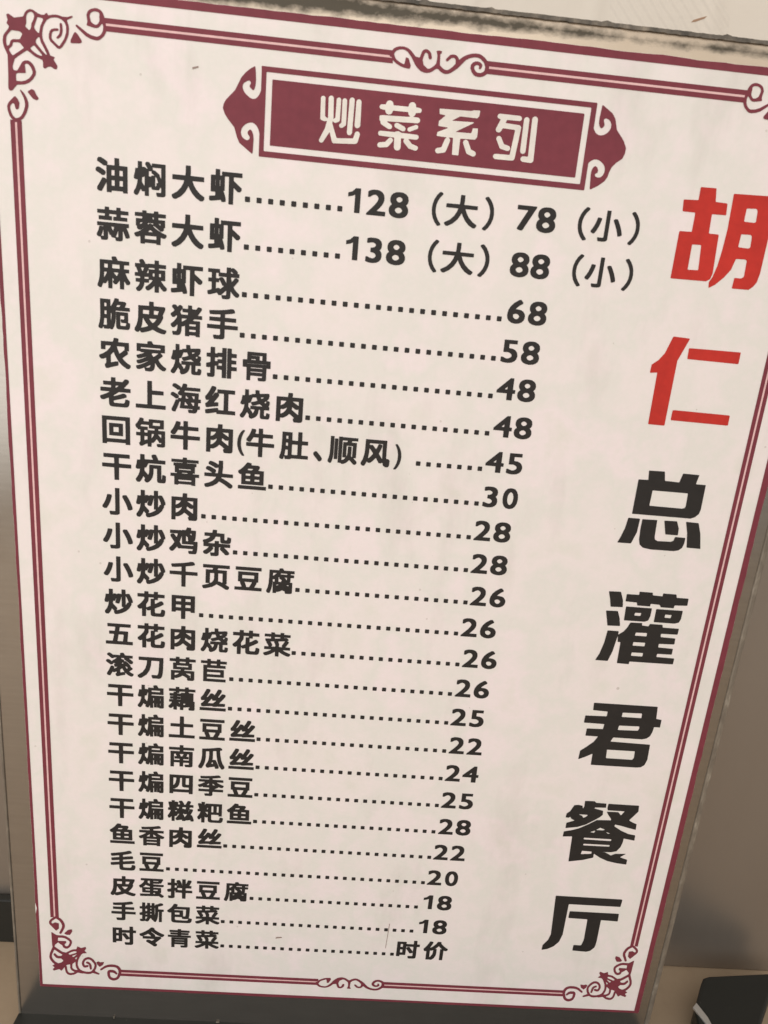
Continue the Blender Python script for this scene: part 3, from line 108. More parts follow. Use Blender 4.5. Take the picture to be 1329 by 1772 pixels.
 'b时': '737,864 730,852 730,682 722,671 438,671 431,678 430,772 422,784 48,781 45,12 49,-3 186,-3 191,68 197,74 428,79 434,532 718,535 726,532 730,522 727,286 711,302 572,512 497,513 440,478 441,418 519,302 588,186 598,180 662,180 722,214 727,215 730,207 730,62 723,42 702,35 538,34 530,22 532,-33 554,-93 568,-100 742,-100 792,-95 828,-84 860,-62 875,-18 876,528 888,535 992,539 994,662 982,670 878,674 871,862;194,658 288,656 286,502 193,504;194,367 288,366 286,207 193,209',
 'b杂': '357,869 351,862 333,762 322,751 78,750 66,742 69,622 253,620 262,618 263,612 212,560 193,546 123,507 32,479 16,468 15,412 40,372 35,352 38,239 208,235 217,227 185,182 137,135 32,59 32,-3 88,-53 164,-52 272,35 330,97 373,157 374,212 341,232 412,234 420,222 418,32 408,25 278,22 277,-48 297,-103 308,-110 492,-105 532,-94 558,-74 570,-43 571,227 578,234 617,235 634,232 607,207 607,146 758,0 791,-43 868,-45 908,-24 930,-3 928,52 848,144 770,212 756,232 956,237 960,257 956,362 578,366 570,377 569,452 562,459 552,460 424,458 419,372 412,366 191,367 202,378 253,397 342,455 412,531 452,610 462,619 607,616 610,487 617,432 632,402 662,387 712,380 888,380 927,385 960,412 974,442 985,507 982,597 917,625 858,624 851,617 845,542 832,518 812,510 772,512 762,518 755,542 751,747 497,751 490,762 495,787 491,867',
 'b毛': '722,864 588,816 418,775 43,711 40,648 57,597 68,586 132,585 352,620 361,617 365,607 364,547 357,541 59,497 55,438 68,369 132,365 357,398 365,387 365,332 362,318 348,310 53,275 29,267 25,198 38,143 132,140 338,170 361,167 372,-18 397,-63 438,-83 462,-90 528,-95 842,-95 912,-83 958,-52 985,7 995,68 995,142 987,153 927,178 852,176 845,107 833,73 802,45 772,40 578,40 532,51 517,73 510,107 510,178 518,193 892,240 962,251 969,257 970,332 963,367 952,379 862,380 538,335 518,336 511,342 510,408 518,419 878,470 904,482 905,542 894,597 888,604 812,605 548,565 518,562 511,567 514,648 698,691 852,744 853,807 802,860 788,865',
 'b油': '578,869 570,857 570,672 562,661 352,662 365,692 362,752 282,804 183,853 103,854 62,807 60,752 68,739 152,694 248,632 322,631 328,628 330,617 328,262 318,262 272,295 208,294 199,288 164,217 45,17 47,-48 98,-88 168,-90 183,-84 318,160 328,169 330,-93 338,-104 468,-104 474,-98 476,-58 487,-50 802,-50 814,-58 816,-93 822,-99 952,-96 954,652 942,660 714,662 708,866;53,584 12,532 13,468 113,414 193,362 267,363 303,418 302,482 222,534 142,574 113,585;479,528 568,526 566,377 477,379;714,528 812,526 811,377 712,379;479,242 568,241 566,87 477,89;714,242 812,241 811,87 712,89',
 'b海': '418,864 406,852 369,752 348,712 342,711 339,747 322,765 228,824 173,848 108,848 67,802 65,757 73,746 168,694 232,647 292,645 308,651 308,642 289,612 247,562 245,512 253,501 308,467 362,463 365,432 360,392 352,382 267,380 261,387 280,418 279,458 259,478 212,509 113,560 53,558 26,528 15,502 16,462 22,454 103,409 173,357 232,356 248,368 253,367 255,357 253,326 188,325 174,312 114,157 47,12 47,-48 103,-83 168,-82 239,77 301,252 308,259 328,260 339,252 310,92 314,42 727,40 733,37 730,27 708,15 672,20 584,17 580,-28 599,-88 617,-95 788,-95 818,-88 848,-70 864,-48 892,37 957,41 964,47 964,147 957,154 906,157 905,217 914,257 992,264 995,367 987,379 922,381 916,387 925,538 922,581 468,585 458,587 455,592 477,632 487,635 962,636 970,648 969,742 957,750 538,751 532,757 545,797 541,847 477,865;509,468 528,466 535,438 585,392 588,382 497,384 500,442;699,468 788,466 781,382 742,384 738,418 700,458;479,257 502,256 508,227 570,167 573,157 468,159 465,182;672,257 772,256 775,217 770,167 763,157 727,159 723,192 675,247',
 'b滚': '578,869 522,853 517,847 515,797 523,777 512,770 288,770 267,766 209,812 158,845 98,843 57,802 55,757 60,747 142,685 208,622 272,622 312,655 382,655 392,653 392,648 294,567 241,538 232,501 222,502 123,573 57,575 12,538 13,481 168,360 228,362 267,401 272,425 342,422 296,387 295,342 316,282 328,275 377,275 408,283 413,277 367,241 298,203 293,207 300,227 300,272 294,288 243,320 183,317 109,147 35,2 38,-49 98,-88 158,-87 238,69 257,56 312,55 377,83 384,77 383,52 369,22 346,-3 345,-43 347,-52 382,-104 438,-103 528,-71 688,-28 695,-13 692,53 702,50 786,-28 882,-83 947,-83 993,-23 992,27 898,76 852,110 844,122 957,212 958,267 892,314 885,367 825,438 732,530 722,535 662,536 657,582 592,613 562,617 559,622 561,648 568,654 656,652 660,607 666,597 788,505 868,430 882,425 937,427 978,478 978,528 942,565 848,640 841,652 966,658 969,762 957,770 702,770 691,777 648,865 632,870;611,472 618,472 628,432 588,425 572,428 575,438;704,322 732,322 772,273 789,267 789,262 758,235 747,234 706,308;575,227 588,227 621,157 663,97 664,87 617,85 522,61 515,73 517,172',
 'b炒': '607,869 600,857 598,689 532,700 468,700 458,693 453,672 448,671 387,695 328,694 318,685 308,648 302,646 298,861 173,865 162,861 160,852 158,664 48,661 35,542 5,428 7,362 57,340 123,340 133,347 148,392 152,394 154,377 134,242 88,117 10,2 12,-62 57,-108 123,-110 137,-104 183,-49 214,2 257,101 267,100 315,37 334,27 326,12 325,-38 362,-99 372,-105 442,-105 612,-49 758,36 869,152 943,298 944,362 982,379 989,387 990,442 969,512 929,607 872,712 808,715 752,697 742,699 736,867;742,612 747,613 774,567 809,487 843,387 838,381 802,377 752,285 742,276;594,592 598,592 600,562 601,198 607,191 658,190 663,182 622,141 507,76 452,56 418,50 417,57 440,87 438,147 297,302 301,397 308,404 357,405 367,411 402,489 418,508 408,468 380,392 382,339 442,310 512,312 529,342 564,452',
 'b炕': '592,879 532,860 526,852 525,797 568,708 562,696 298,695 292,861 162,865 152,861 150,852 148,668 43,661 30,542 0,428 1,367 13,356 57,340 123,341 137,359 139,347 123,242 84,127 0,-3 3,-62 53,-113 118,-115 132,-105 179,-48 219,22 245,87 253,92 305,27 285,-3 285,-58 328,-110 342,-115 402,-113 448,-75 502,-19 553,73 585,207 591,382 602,390 692,390 704,382 705,-13 711,-52 720,-73 747,-94 778,-100 937,-100 962,-89 979,-73 994,-38 1000,12 1000,147 994,162 942,190 879,188 870,122 870,57 862,37 858,34 850,42 846,518 449,518 445,288 440,247 418,164 412,163 397,175 292,298 291,397 298,404 338,405 348,411 418,558 982,564 981,692 742,696 736,702 735,732 724,762 668,874 652,880',
 'b烧': '168,859 160,847 159,668 152,661 78,656 59,538 44,478 20,418 20,377 27,367 78,345 123,345 137,351 148,369 150,342 134,242 88,117 12,7 10,-38 15,-52 57,-93 119,-93 169,-33 243,104 309,17 301,2 300,-43 342,-102 408,-103 507,-54 558,-4 579,27 609,97 627,202 633,212 652,215 661,212 665,202 665,-13 672,-48 686,-73 708,-83 737,-90 912,-90 942,-83 962,-70 985,-18 990,22 987,97 932,120 878,119 871,112 863,42 854,27 838,20 818,20 805,27 800,42 802,211 957,215 969,222 969,322 962,329 937,332 937,337 959,372 969,402 975,438 975,497 967,508 927,528 892,530 887,538 945,602 944,652 956,658 960,668 960,702 947,766 882,770 648,745 635,757 625,847 618,857 502,859 495,847 495,772 500,747 496,732 468,725 377,718 366,692 308,689 288,661 282,856;730,632 762,635 769,628 749,607 702,581 682,617 682,626;485,607 522,610 532,604 567,512 487,481 367,450 367,397 402,346 412,340 468,340 648,398 739,332 352,329 345,318 345,227 342,221 338,221 280,292 286,408 292,414 338,416 346,422 412,599 422,605;846,507 858,509 860,492 848,452 832,447 804,462 799,472;347,212 482,211 485,192 474,157 449,102 439,92 417,82 413,122',
 'b焖': '137,854 130,842 129,662 123,656 62,654 55,648 40,528 10,422 13,362 57,340 118,340 120,322 109,237 68,107 7,2 5,-48 10,-62 53,-103 113,-102 154,-43 212,81 253,17 308,15 328,24 334,-103 448,-104 455,-93 456,137 462,144 507,147 528,174 530,132 539,107 548,96 572,85 742,86 758,93 773,112 789,162 821,162 822,27 798,15 742,20 678,16 675,-33 696,-93 708,-100 832,-100 888,-95 927,-80 944,-62 955,-28 952,821 552,824 546,817 542,751 469,852 397,853 353,827 350,817 352,777 415,672 412,667 392,665 382,669 372,686 322,704 257,704 251,852;566,708 808,710 822,706 822,416 812,426 801,452 786,468 783,512 742,555 638,633 578,639;524,602 535,602 538,551 609,497 613,487 538,484 531,478 529,458 522,452 462,456 455,468 456,592 462,599;647,458 658,455 675,432 692,421 697,387 733,298 727,291 682,286 680,227 673,198 662,186 652,188 645,202;324,452 328,452 330,432 328,177 318,184 266,257 250,292 256,412 262,419 307,422',
 'b煸': '638,869 582,853 577,847 575,802 591,768 591,757 392,754 386,747 384,682 377,676 342,690 272,690 266,857 148,856 144,668 137,661 68,660 57,652 45,542 15,428 15,377 22,366 62,350 118,351 132,360 135,347 124,262 79,122 5,2 7,-48 53,-93 108,-95 123,-85 174,-13 218,82 222,84 248,47 296,42 285,2 286,-43 338,-83 402,-82 442,7 448,9 454,-93 562,-94 570,-83 570,107 574,117 582,120 591,117 595,107 599,-68 702,-67 706,107 708,114 712,114 714,-58 718,-68 788,-71 796,-78 802,-96 812,-100 917,-95 949,-78 960,-48 957,436 888,440 858,435 522,435 512,439 510,448 518,472 528,475 946,478 949,747 937,755 762,757 708,865 692,870;519,642 812,644 819,638 819,592 808,585 522,586 515,597;379,562 384,557 385,482 375,327 370,277 350,188 342,176 262,288 265,372 274,412 322,416 331,422;574,322 588,324 594,318 595,237 588,226 578,226 571,232;829,322 838,321 840,312 840,237 832,226 825,237 825,312;829,117 838,116 840,107 840,22 832,11 825,22 825,107',
 'b牛': '442,869 435,857 435,698 428,686 332,685 322,689 345,772 341,827 262,845 197,842 169,752 124,648 84,577 22,494 20,482 21,432 27,424 88,390 152,390 168,400 189,428 263,552 428,554 435,542 432,379 22,374 15,362 16,247 27,240 431,237 436,-103 448,-110 578,-109 585,-98 588,236 977,241 985,252 984,367 972,375 589,377 585,397 589,552 922,556 930,567 929,678 917,685 592,686 585,698 582,866',
 'b猪': '548,864 540,852 539,757 528,750 377,752 373,812 318,850 262,848 228,799 218,793 179,832 148,855 88,853 42,817 42,768 100,702 118,672 92,645 5,577 0,567 2,522 48,461 110,462 183,524 193,518 200,482 174,432 110,347 57,295 3,252 2,202 48,142 108,140 154,178 208,234 212,234 215,222 205,107 194,68 180,42 168,32 142,27 62,30 51,22 50,-23 74,-93 222,-95 253,-89 282,-75 299,-58 323,-8 340,68 345,157 352,191 402,197 442,218 450,207 454,-103 578,-104 584,-98 588,-69 602,-65 782,-66 789,-73 791,-98 798,-104 922,-101 924,387 912,395 708,395 696,397 696,402 742,445 987,449 986,562 862,565 855,572 964,732 975,757 974,797 962,809 908,829 852,829 798,752 678,751 670,762 666,862;356,727 362,729 365,722 369,638 532,634 540,622 538,569 522,565 329,567 301,648;349,442 492,445 502,443 503,438 418,376 357,342 350,352;589,282 782,284 789,277 789,232 778,225 592,226 585,237;589,112 782,114 789,107 789,57 778,50 592,51 585,62',
 'b球': '598,864 590,852 590,702 582,691 389,692 384,787 377,794 18,791 18,679 128,674 134,668 135,658 132,514 38,510 26,502 27,394 123,390 134,382 135,178 132,163 123,157 8,121 5,62 24,2 88,1 302,71 352,2 412,0 442,17 582,153 588,152 590,142 587,22 572,15 447,12 447,-38 470,-98 477,-104 622,-105 672,-94 704,-78 725,-33 727,138 732,137 800,52 892,-28 957,-28 1002,22 1003,74 905,157 841,237 819,282 972,476 972,527 912,560 848,559 778,456 758,437 730,552 732,566 742,570 986,572 989,682 982,689 936,692 935,747 930,757 888,800 818,853 762,855 732,833 726,837 724,857 718,864;727,747 752,735 789,702 793,692 729,692;269,672 342,671 345,582 352,571 586,567 588,391 582,393 544,468 482,553 422,555 397,549 368,532 357,511 269,512 265,532;367,462 372,464 394,438 468,298 507,294 512,288 402,192 397,192 391,212 382,219 328,220 282,205 267,206 266,382 277,390 361,392',
 'b瓜': '742,854 542,815 312,785 173,775 142,766 140,468 120,292 79,142 5,2 7,-62 61,-108 132,-107 219,57 260,207 280,352 285,432 286,648 292,654 392,665 406,662 410,648 410,497 395,327 358,198 282,62 282,-3 332,-64 392,-65 458,-41 607,-5 620,-13 646,-88 652,-94 718,-95 778,-71 779,2 729,137 658,297 582,300 548,290 540,298 550,387 551,672 572,685 652,695 668,694 674,688 690,458 725,237 786,37 878,-108 947,-108 997,-54 998,17 922,137 866,312 830,532 816,712 828,723 892,739 893,797 832,853;525,202 532,203 538,195 564,132 552,122 502,114 502,127 513,152',
 'b甲': '98,804 91,797 90,787 90,167 94,152 232,151 239,157 241,198 248,204 421,202 426,-103 438,-110 558,-110 571,-108 575,-98 579,202 752,204 759,198 761,157 768,151 908,154 910,787 906,802;244,672 421,672 422,574 244,572 240,592;579,672 756,672 758,574 579,572 575,592;244,438 421,438 422,339 244,337 240,357;579,438 756,438 758,339 579,337 575,357',
 'b皮': '462,869 455,857 454,742 448,736 118,731 110,367 95,247 58,117 -3,7 -3,-57 57,-105 123,-103 158,-56 173,-71 193,-108 262,-110 432,-59 568,3 692,-59 782,-89 868,-110 947,-108 993,-43 991,17 902,36 808,66 747,91 714,112 790,198 824,247 853,298 884,367 895,397 895,442 880,468 959,652 958,717 937,729 908,735 607,736 600,747 596,867;264,597 451,597 452,479 438,475 264,478 260,497;604,597 756,597 758,587 732,532 727,479 604,478 600,497;259,342 274,337 306,272 351,202 422,117 412,106 332,71 208,36 202,42 224,107 240,188;461,342 672,345 682,337 645,282 600,232 568,212 548,225 500,277 462,332',
 'b粑': '168,864 160,852 158,756 132,794 62,795 38,788 26,777 25,732 54,642 75,542 68,531 22,529 16,522 16,418 27,410 123,409 129,402 89,302 44,217 7,162 5,147 7,107 48,36 103,38 152,118 158,119 162,-101 277,-105 289,-98 292,184 302,179 316,152 328,145 377,145 402,163 408,162 416,-8 442,-57 487,-78 542,-85 868,-85 927,-73 957,-50 974,-23 990,22 1000,92 1000,137 992,148 932,173 872,171 853,62 834,42 812,36 588,35 555,52 545,82 545,277 552,289 818,289 824,282 826,232 832,226 952,229 952,796 937,800 328,799 317,787 303,732 292,716 288,861;549,678 607,680 619,672 620,418 612,406 558,405 546,412;754,678 812,680 824,672 825,418 818,406 762,405 751,412;404,617 408,619 409,607 409,538 402,531 377,531 372,538 376,552;312,408 408,406 408,292 397,296 325,382',
 'b糍': '152,864 145,852 142,766 128,792 118,795 73,795 27,784 21,777 20,722 50,602 59,528 53,521 18,519 11,512 11,408 22,400 103,400 110,392 69,282 34,212 -1,157 -5,137 -3,102 29,42 38,36 92,38 137,112 142,114 148,-101 168,-105 262,-101 267,137 288,130 338,133 378,188 382,231 422,245 434,242 434,232 384,147 335,77 301,47 300,7 324,-58 387,-60 492,-35 538,-30 550,-38 555,-73 562,-83 638,-85 668,-78 679,-62 712,-51 858,-25 872,-35 881,-78 888,-84 952,-85 996,-73 1000,-23 974,82 944,167 922,212 888,215 880,222 963,412 963,468 947,479 902,495 843,492 828,472 803,397 792,378 785,377 812,448 827,472 844,562 972,565 984,572 981,682 841,688 841,698 883,782 882,842 818,865 758,862 681,692 672,686 632,685 622,689 618,722 608,747 550,847 532,860 473,858 423,837 420,822 422,787 469,702 471,688 397,685 387,692 400,737 400,777 394,787 332,805 288,805 277,802 272,783 267,781 261,862;352,562 424,562 419,532 392,472 387,472 381,518 338,524 337,532;569,562 701,562 698,538 672,472 662,469 617,490 554,492;276,397 342,400 352,392 312,346 277,386;607,267 612,270 632,241 692,240 727,249 732,243 694,167 652,103 647,102 641,117 612,207 588,211 582,217',
 'b红': '218,869 206,857 134,708 99,648 48,571 0,522 0,468 22,401 38,395 125,397 60,322 6,282 5,232 27,165 38,156 103,155 173,175 431,217 435,322 431,342 367,345 308,335 293,337 292,342 387,466 448,557 450,612 427,638 598,639 605,628 604,97 592,90 442,91 436,97 426,152 367,155 13,84 5,73 5,12 18,-51 92,-55 367,6 375,-3 376,-38 387,-45 986,-43 990,-23 986,87 768,90 759,92 755,102 756,632 768,640 966,642 967,771 952,775 397,774 390,762 388,662 312,657 248,557 238,551 235,562 274,622 353,772 355,827 348,843 282,869',
 'b老': '367,869 360,857 356,737 118,735 109,732 105,722 109,607 352,604 360,592 356,532 27,530 16,522 15,408 22,396 288,395 304,392 303,387 253,356 123,291 8,244 0,232 2,178 48,122 123,120 272,186 282,186 285,17 292,-28 321,-73 367,-89 428,-95 808,-95 858,-90 882,-79 912,-54 934,-13 950,87 947,141 882,168 818,170 808,163 805,122 788,62 758,37 473,35 448,45 435,62 436,102 442,110 648,166 768,206 852,242 853,308 804,352 788,360 727,360 628,316 452,256 439,257 435,267 438,277 451,288 607,395 982,399 981,528 772,532 775,542 880,658 933,727 932,797 878,828 808,830 795,822 727,737 512,736 505,747 501,867;509,602 582,605 592,603 593,597 512,532 505,542',
 'b肉': '448,863 440,852 430,732 422,722 73,720 61,712 61,-103 73,-110 201,-108 208,24 222,16 288,15 348,41 429,92 492,159 502,163 592,95 663,32 658,25 629,22 625,12 625,-33 653,-108 838,-110 892,-99 924,-78 933,-58 940,-23 939,712 927,720 592,721 585,732 590,768 586,862;209,587 367,590 379,582 328,510 272,466 212,437 205,448;596,587 791,587 793,458 788,456 602,577;586,387 592,392 607,384 692,320 762,320 792,343 792,147 572,312;401,362 412,367 413,352 365,262 288,186 228,156 208,154 208,319 228,306 292,305 372,341',
 'b肚': '622,859 615,847 615,567 611,557 602,555 422,559 416,832 83,835 68,831 65,387 60,362 60,292 55,227 35,107 -5,-13 -4,-73 3,-81 57,-110 123,-108 134,-93 162,-3 168,-1 170,-38 186,-93 197,-100 338,-100 382,-89 412,-67 422,-65 992,-61 991,62 772,65 764,68 760,77 761,412 772,420 971,422 974,547 962,555 764,557 759,852 747,860;209,702 277,701 276,602 208,604;209,468 277,466 276,362 208,364;424,418 598,420 612,416 615,82 611,68 438,65 422,69 420,402;199,227 267,230 279,222 280,47 272,32 183,30 173,37',
 'b脆': '522,874 515,867 484,782 434,682 392,618 387,617 385,628 381,827 73,830 61,822 60,318 55,237 35,107 -5,-28 -3,-69 48,-98 116,-98 148,-27 159,-48 167,-83 178,-94 302,-95 352,-82 382,-100 438,-97 489,-3 525,132 541,282 544,492 972,495 984,502 981,607 831,612 831,622 870,708 870,747 862,760 822,785 648,786 642,792 644,847 638,856 572,875;194,708 257,706 256,597 193,599;593,668 678,670 688,662 658,612 578,610 567,617;194,472 257,471 256,357 193,359;558,464 549,452 550,12 557,-28 571,-58 622,-80 902,-80 932,-73 949,-62 967,-40 985,12 990,117 986,127 932,151 921,162 930,212 927,461;389,402 402,404 409,397 410,318 400,217 392,183 387,181 385,387;684,347 802,346 805,267 799,247 782,236 762,240 699,237 695,192 711,137 718,131 862,126 865,92 858,62 838,37 702,35 682,52;187,232 248,235 259,227 260,47 256,32 248,26 168,25 158,32 175,137 180,222',
 'b腐': '497,869 438,852 438,797 432,791 108,790 96,782 95,472 90,448 85,277 54,102 10,-13 13,-67 68,-108 128,-107 174,2 210,167 221,327 228,335 234,-93 352,-94 359,-88 364,-48 412,-45 477,-24 572,29 654,-8 676,-83 688,-94 838,-95 888,-84 913,-62 920,-33 919,337 908,345 838,345 831,347 831,352 845,377 848,521 966,528 970,622 962,634 852,636 846,642 845,662 852,674 976,678 979,782 967,790 617,790 606,797 564,867;229,672 332,675 342,673 343,668 277,600 232,568 225,577;499,672 712,674 719,668 719,642 708,635 502,636 496,642;426,522 432,527 448,521 453,472 549,412 549,408 528,401 520,357 512,347 428,349;626,522 716,522 718,442 708,435 689,438 682,482;227,432 292,431 291,347 228,343;364,237 434,237 418,221 367,202 360,212;711,237 782,239 789,232 788,207 772,206 713,232',
 'b花': '272,869 265,857 264,782 257,776 38,775 29,772 25,762 29,642 253,640 264,632 263,582 218,501 155,418 73,335 30,302 20,288 22,227 78,177 142,175 173,197 179,192 183,-106 202,-110 322,-106 328,180 338,174 357,137 367,130 438,130 468,144 482,144 485,17 492,-33 512,-68 552,-88 607,-95 868,-95 929,-83 963,-52 983,2 995,92 991,162 927,190 862,189 856,182 844,82 824,47 802,40 662,40 638,56 630,87 630,202 638,219 788,296 934,387 940,402 936,458 888,513 822,515 692,426 632,397 630,538 638,549 736,552 741,632 747,639 971,642 972,771 747,776 740,787 739,862 732,869 722,870 599,867 594,782 588,776 418,776 411,782 406,867;414,638 588,639 594,632 594,597 588,591 497,590 486,582 482,316 408,276 328,244 325,362 408,502',
 'b苣': '267,864 261,857 259,797 253,791 43,790 31,782 34,678 248,675 259,668 259,622 253,616 132,615 121,607 123,-66 137,-70 941,-68 945,37 937,49 277,50 267,51 261,57 261,112 267,119 871,122 875,142 871,438 272,440 261,448 260,482 262,491 272,495 922,496 930,507 926,612 742,616 736,622 736,668 747,675 966,678 967,786 742,791 736,797 734,857 727,864 718,865 609,862 604,797 598,791 397,791 391,797 386,862;394,672 598,674 604,668 604,622 592,615 397,616 390,628;264,322 732,324 740,312 739,242 727,235 267,236 260,247',
 'b莴': '262,864 256,857 254,797 248,791 34,787 31,678 43,670 243,670 254,662 251,617 168,615 156,607 159,347 422,345 432,341 435,332 428,313 418,310 83,306 83,-96 208,-99 215,-88 218,-2 243,-15 292,-15 312,-9 422,41 502,98 582,59 660,7 666,-38 686,-93 692,-99 862,-95 898,-84 921,-58 930,-18 927,306 578,310 568,314 565,332 569,342 578,345 838,349 839,607 832,614 749,617 746,662 758,670 971,672 972,786 752,791 746,797 744,857 737,864 727,865 614,862 609,797 602,791 397,791 391,797 386,862;394,668 602,669 609,662 609,622 598,615 397,616 390,628;294,507 692,510 704,502 705,468 701,458 692,455 302,455 291,462;219,198 362,200 372,198 373,192 322,151 267,121 222,106 215,117;616,198 792,196 795,42 788,23 772,22 780,52 780,92 775,102',
 'b菜': '272,864 266,857 264,802 257,796 43,795 31,787 34,682 257,679 264,672 265,628 264,617 257,611 162,610 62,601 60,557 76,497 83,491 103,486 107,438 159,362 190,298 183,290 34,288 30,182 32,174 43,170 272,170 284,167 284,162 212,116 152,86 13,31 5,17 8,-24 57,-83 123,-83 218,-44 302,1 428,83 432,-101 558,-104 565,-93 565,77 572,85 678,11 798,-49 882,-80 942,-77 988,-18 987,33 892,66 802,106 722,151 707,167 962,170 974,178 971,288 797,292 913,472 912,521 855,547 858,553 898,564 898,612 842,669 778,671 742,665 736,672 747,680 966,682 967,791 742,796 736,802 734,857 727,864 718,865 604,862 599,802 592,796 408,796 401,802 396,862;404,678 592,679 599,672 599,648 592,641 562,635 408,621 400,632;740,532 762,533 764,522 665,352 666,312 684,292 569,292 565,332 570,402 531,507;360,497 382,496 387,458 424,382 430,362 429,298 418,290 282,292 282,298 318,318 320,367 304,408 252,492',
 'b蒜': '267,864 261,857 259,787 253,781 32,776 34,668 248,665 259,658 259,607 253,601 74,597 70,577 74,482 471,482 474,592 468,599 392,604 391,658 397,664 408,665 602,661 601,597 518,594 511,587 510,492 518,481 932,484 931,592 742,596 736,602 736,658 747,665 966,668 970,688 966,777 742,781 736,787 734,857 727,864 718,865 609,862 604,787 598,781 397,781 391,787 386,862;27,419 20,408 24,308 197,305 209,298 202,286 152,296 88,292 54,167 5,62 8,12 62,-18 116,-23 140,-98 148,-104 288,-100 318,-89 332,-74 345,-28 348,169 358,157 392,58 431,52 438,12 487,-18 558,-20 577,-93 588,-104 718,-105 758,-94 779,-78 790,-43 792,199 804,188 839,107 877,-3 937,-5 992,15 999,22 1000,68 984,122 944,222 909,292 909,298 917,300 977,304 980,408 972,419;444,302 531,298 514,227 497,192 492,193;649,192 653,192 655,167 654,17 642,10 578,12 614,92;204,188 208,188 210,167 209,17 202,11 148,11 142,17 174,92',
 'b蓉': '262,864 256,857 254,807 248,801 34,797 30,698 32,689 43,685 243,685 254,678 254,632 248,626 73,625 61,617 61,412 68,406 99,402 90,382 90,347 95,337 137,297 202,295 253,320 298,353 307,352 262,317 168,261 18,196 11,188 12,142 57,86 118,85 183,111 193,111 195,-93 202,-104 322,-104 329,-98 332,-74 348,-70 668,-70 678,-74 681,-98 688,-104 806,-103 812,116 832,114 878,95 942,97 988,152 989,202 977,214 872,251 762,302 656,367 591,422 586,432 592,440 632,419 694,377 798,295 858,297 904,332 910,347 906,402 937,406 944,412 944,617 932,625 747,626 741,632 741,678 752,685 966,688 967,796 747,801 741,807 739,857 732,864 722,865 609,862 604,807 598,801 397,800 386,807 384,857 377,864;559,682 602,681 601,628 582,628 559,672;194,512 253,515 262,513 263,507 222,470 197,455 190,462;424,512 588,512 579,482 572,476 518,500 468,500 422,458;747,512 806,512 808,474 802,473 762,496;485,308 492,311 504,308 558,265 564,252 431,252 435,262;334,137 672,139 680,127 679,47 668,40 338,41 330,52',
 'b藕': '272,864 266,857 264,797 257,791 27,790 16,782 15,688 22,676 253,675 262,671 264,662 257,656 184,652 179,597 173,591 48,590 36,582 39,478 168,475 179,468 168,460 54,458 53,354 168,350 179,342 168,335 22,331 22,224 118,220 127,212 70,127 2,57 3,6 48,-43 108,-45 137,-20 168,19 178,23 183,-101 302,-104 310,-93 310,52 312,59 318,59 352,21 418,22 424,-103 532,-105 544,-98 549,2 758,33 769,17 769,-3 742,-6 735,-18 735,-58 754,-103 898,-105 937,-94 952,-79 960,-62 960,267 952,279 917,281 913,288 914,622 902,630 742,631 736,638 735,662 739,672 747,675 981,678 982,786 742,791 736,797 734,857 727,864 718,865 604,862 599,797 592,791 402,791 396,797 391,862;399,672 592,674 599,668 599,638 588,630 458,629 451,622 449,597 442,591 318,591 311,597 318,604 392,609;314,472 446,472 446,337 314,337 311,342 318,349 432,351 440,357 441,372 441,448 437,458 318,461 311,468;372,217 418,216 418,172 397,185 375,207;549,172 611,172 612,129 578,120 549,122 545,142',
 'b虾': '193,859 185,847 183,689 53,684 46,678 45,668 46,217 57,210 183,211 185,117 173,105 18,85 3,77 0,2 9,-43 22,-50 92,-50 348,-5 360,-13 370,-52 377,-59 448,-60 502,-41 505,12 494,68 474,142 432,257 438,264 461,267 465,277 465,658 473,669 572,670 581,668 585,658 586,-103 598,-110 726,-108 732,362 737,363 762,345 858,260 927,262 970,308 975,327 975,372 967,385 735,567 730,582 731,662 742,670 986,672 987,796 972,800 382,799 375,787 374,692 367,686 332,685 324,688 320,698 318,856;319,557 328,556 330,547 330,397 322,386 315,397 315,547;181,552 188,554 189,547 188,391 183,391 181,397',
 'b蛋': '78,819 70,807 74,708 202,705 210,698 184,638 140,572 73,505 16,468 5,452 7,408 42,342 103,340 118,347 124,342 126,117 137,110 428,109 434,102 435,68 432,59 422,55 43,49 36,42 35,27 43,-71 152,-75 178,-70 282,-70 308,-65 402,-65 428,-60 522,-60 548,-55 642,-55 782,-45 799,-52 872,-113 932,-115 945,-108 983,-68 982,-18 831,102 832,108 872,111 879,117 878,371 582,375 571,382 570,402 574,412 582,415 957,416 965,422 985,478 982,526 582,530 568,538 565,552 566,562 572,569 792,570 801,572 812,589 877,592 953,752 952,806 902,820;354,702 428,701 428,566 418,566 387,581 342,622;569,702 758,705 768,703 770,698 766,682 758,676 578,675 566,682;272,497 282,495 308,472 362,446 431,428 432,379 418,375 168,377 170,387 215,428;259,267 428,269 434,262 434,227 422,220 262,221 255,232;574,267 737,269 744,262 744,227 732,220 578,221 570,232;574,107 636,107 639,62 574,62 570,82',
 'b豆': '53,819 46,812 45,797 45,702 53,691 932,690 942,691 949,698 950,807 942,819;142,639 135,628 136,262 142,256 208,251 212,207 268,62 257,55 24,52 20,32 24,-73 962,-75 977,-71 976,52 727,55 718,62 788,202 792,251 842,256 849,262 846,638;284,507 692,509 700,497 699,392 688,385 288,386 280,397;371,252 621,252 609,207 532,58 428,59 425,102 413,142 371,242',
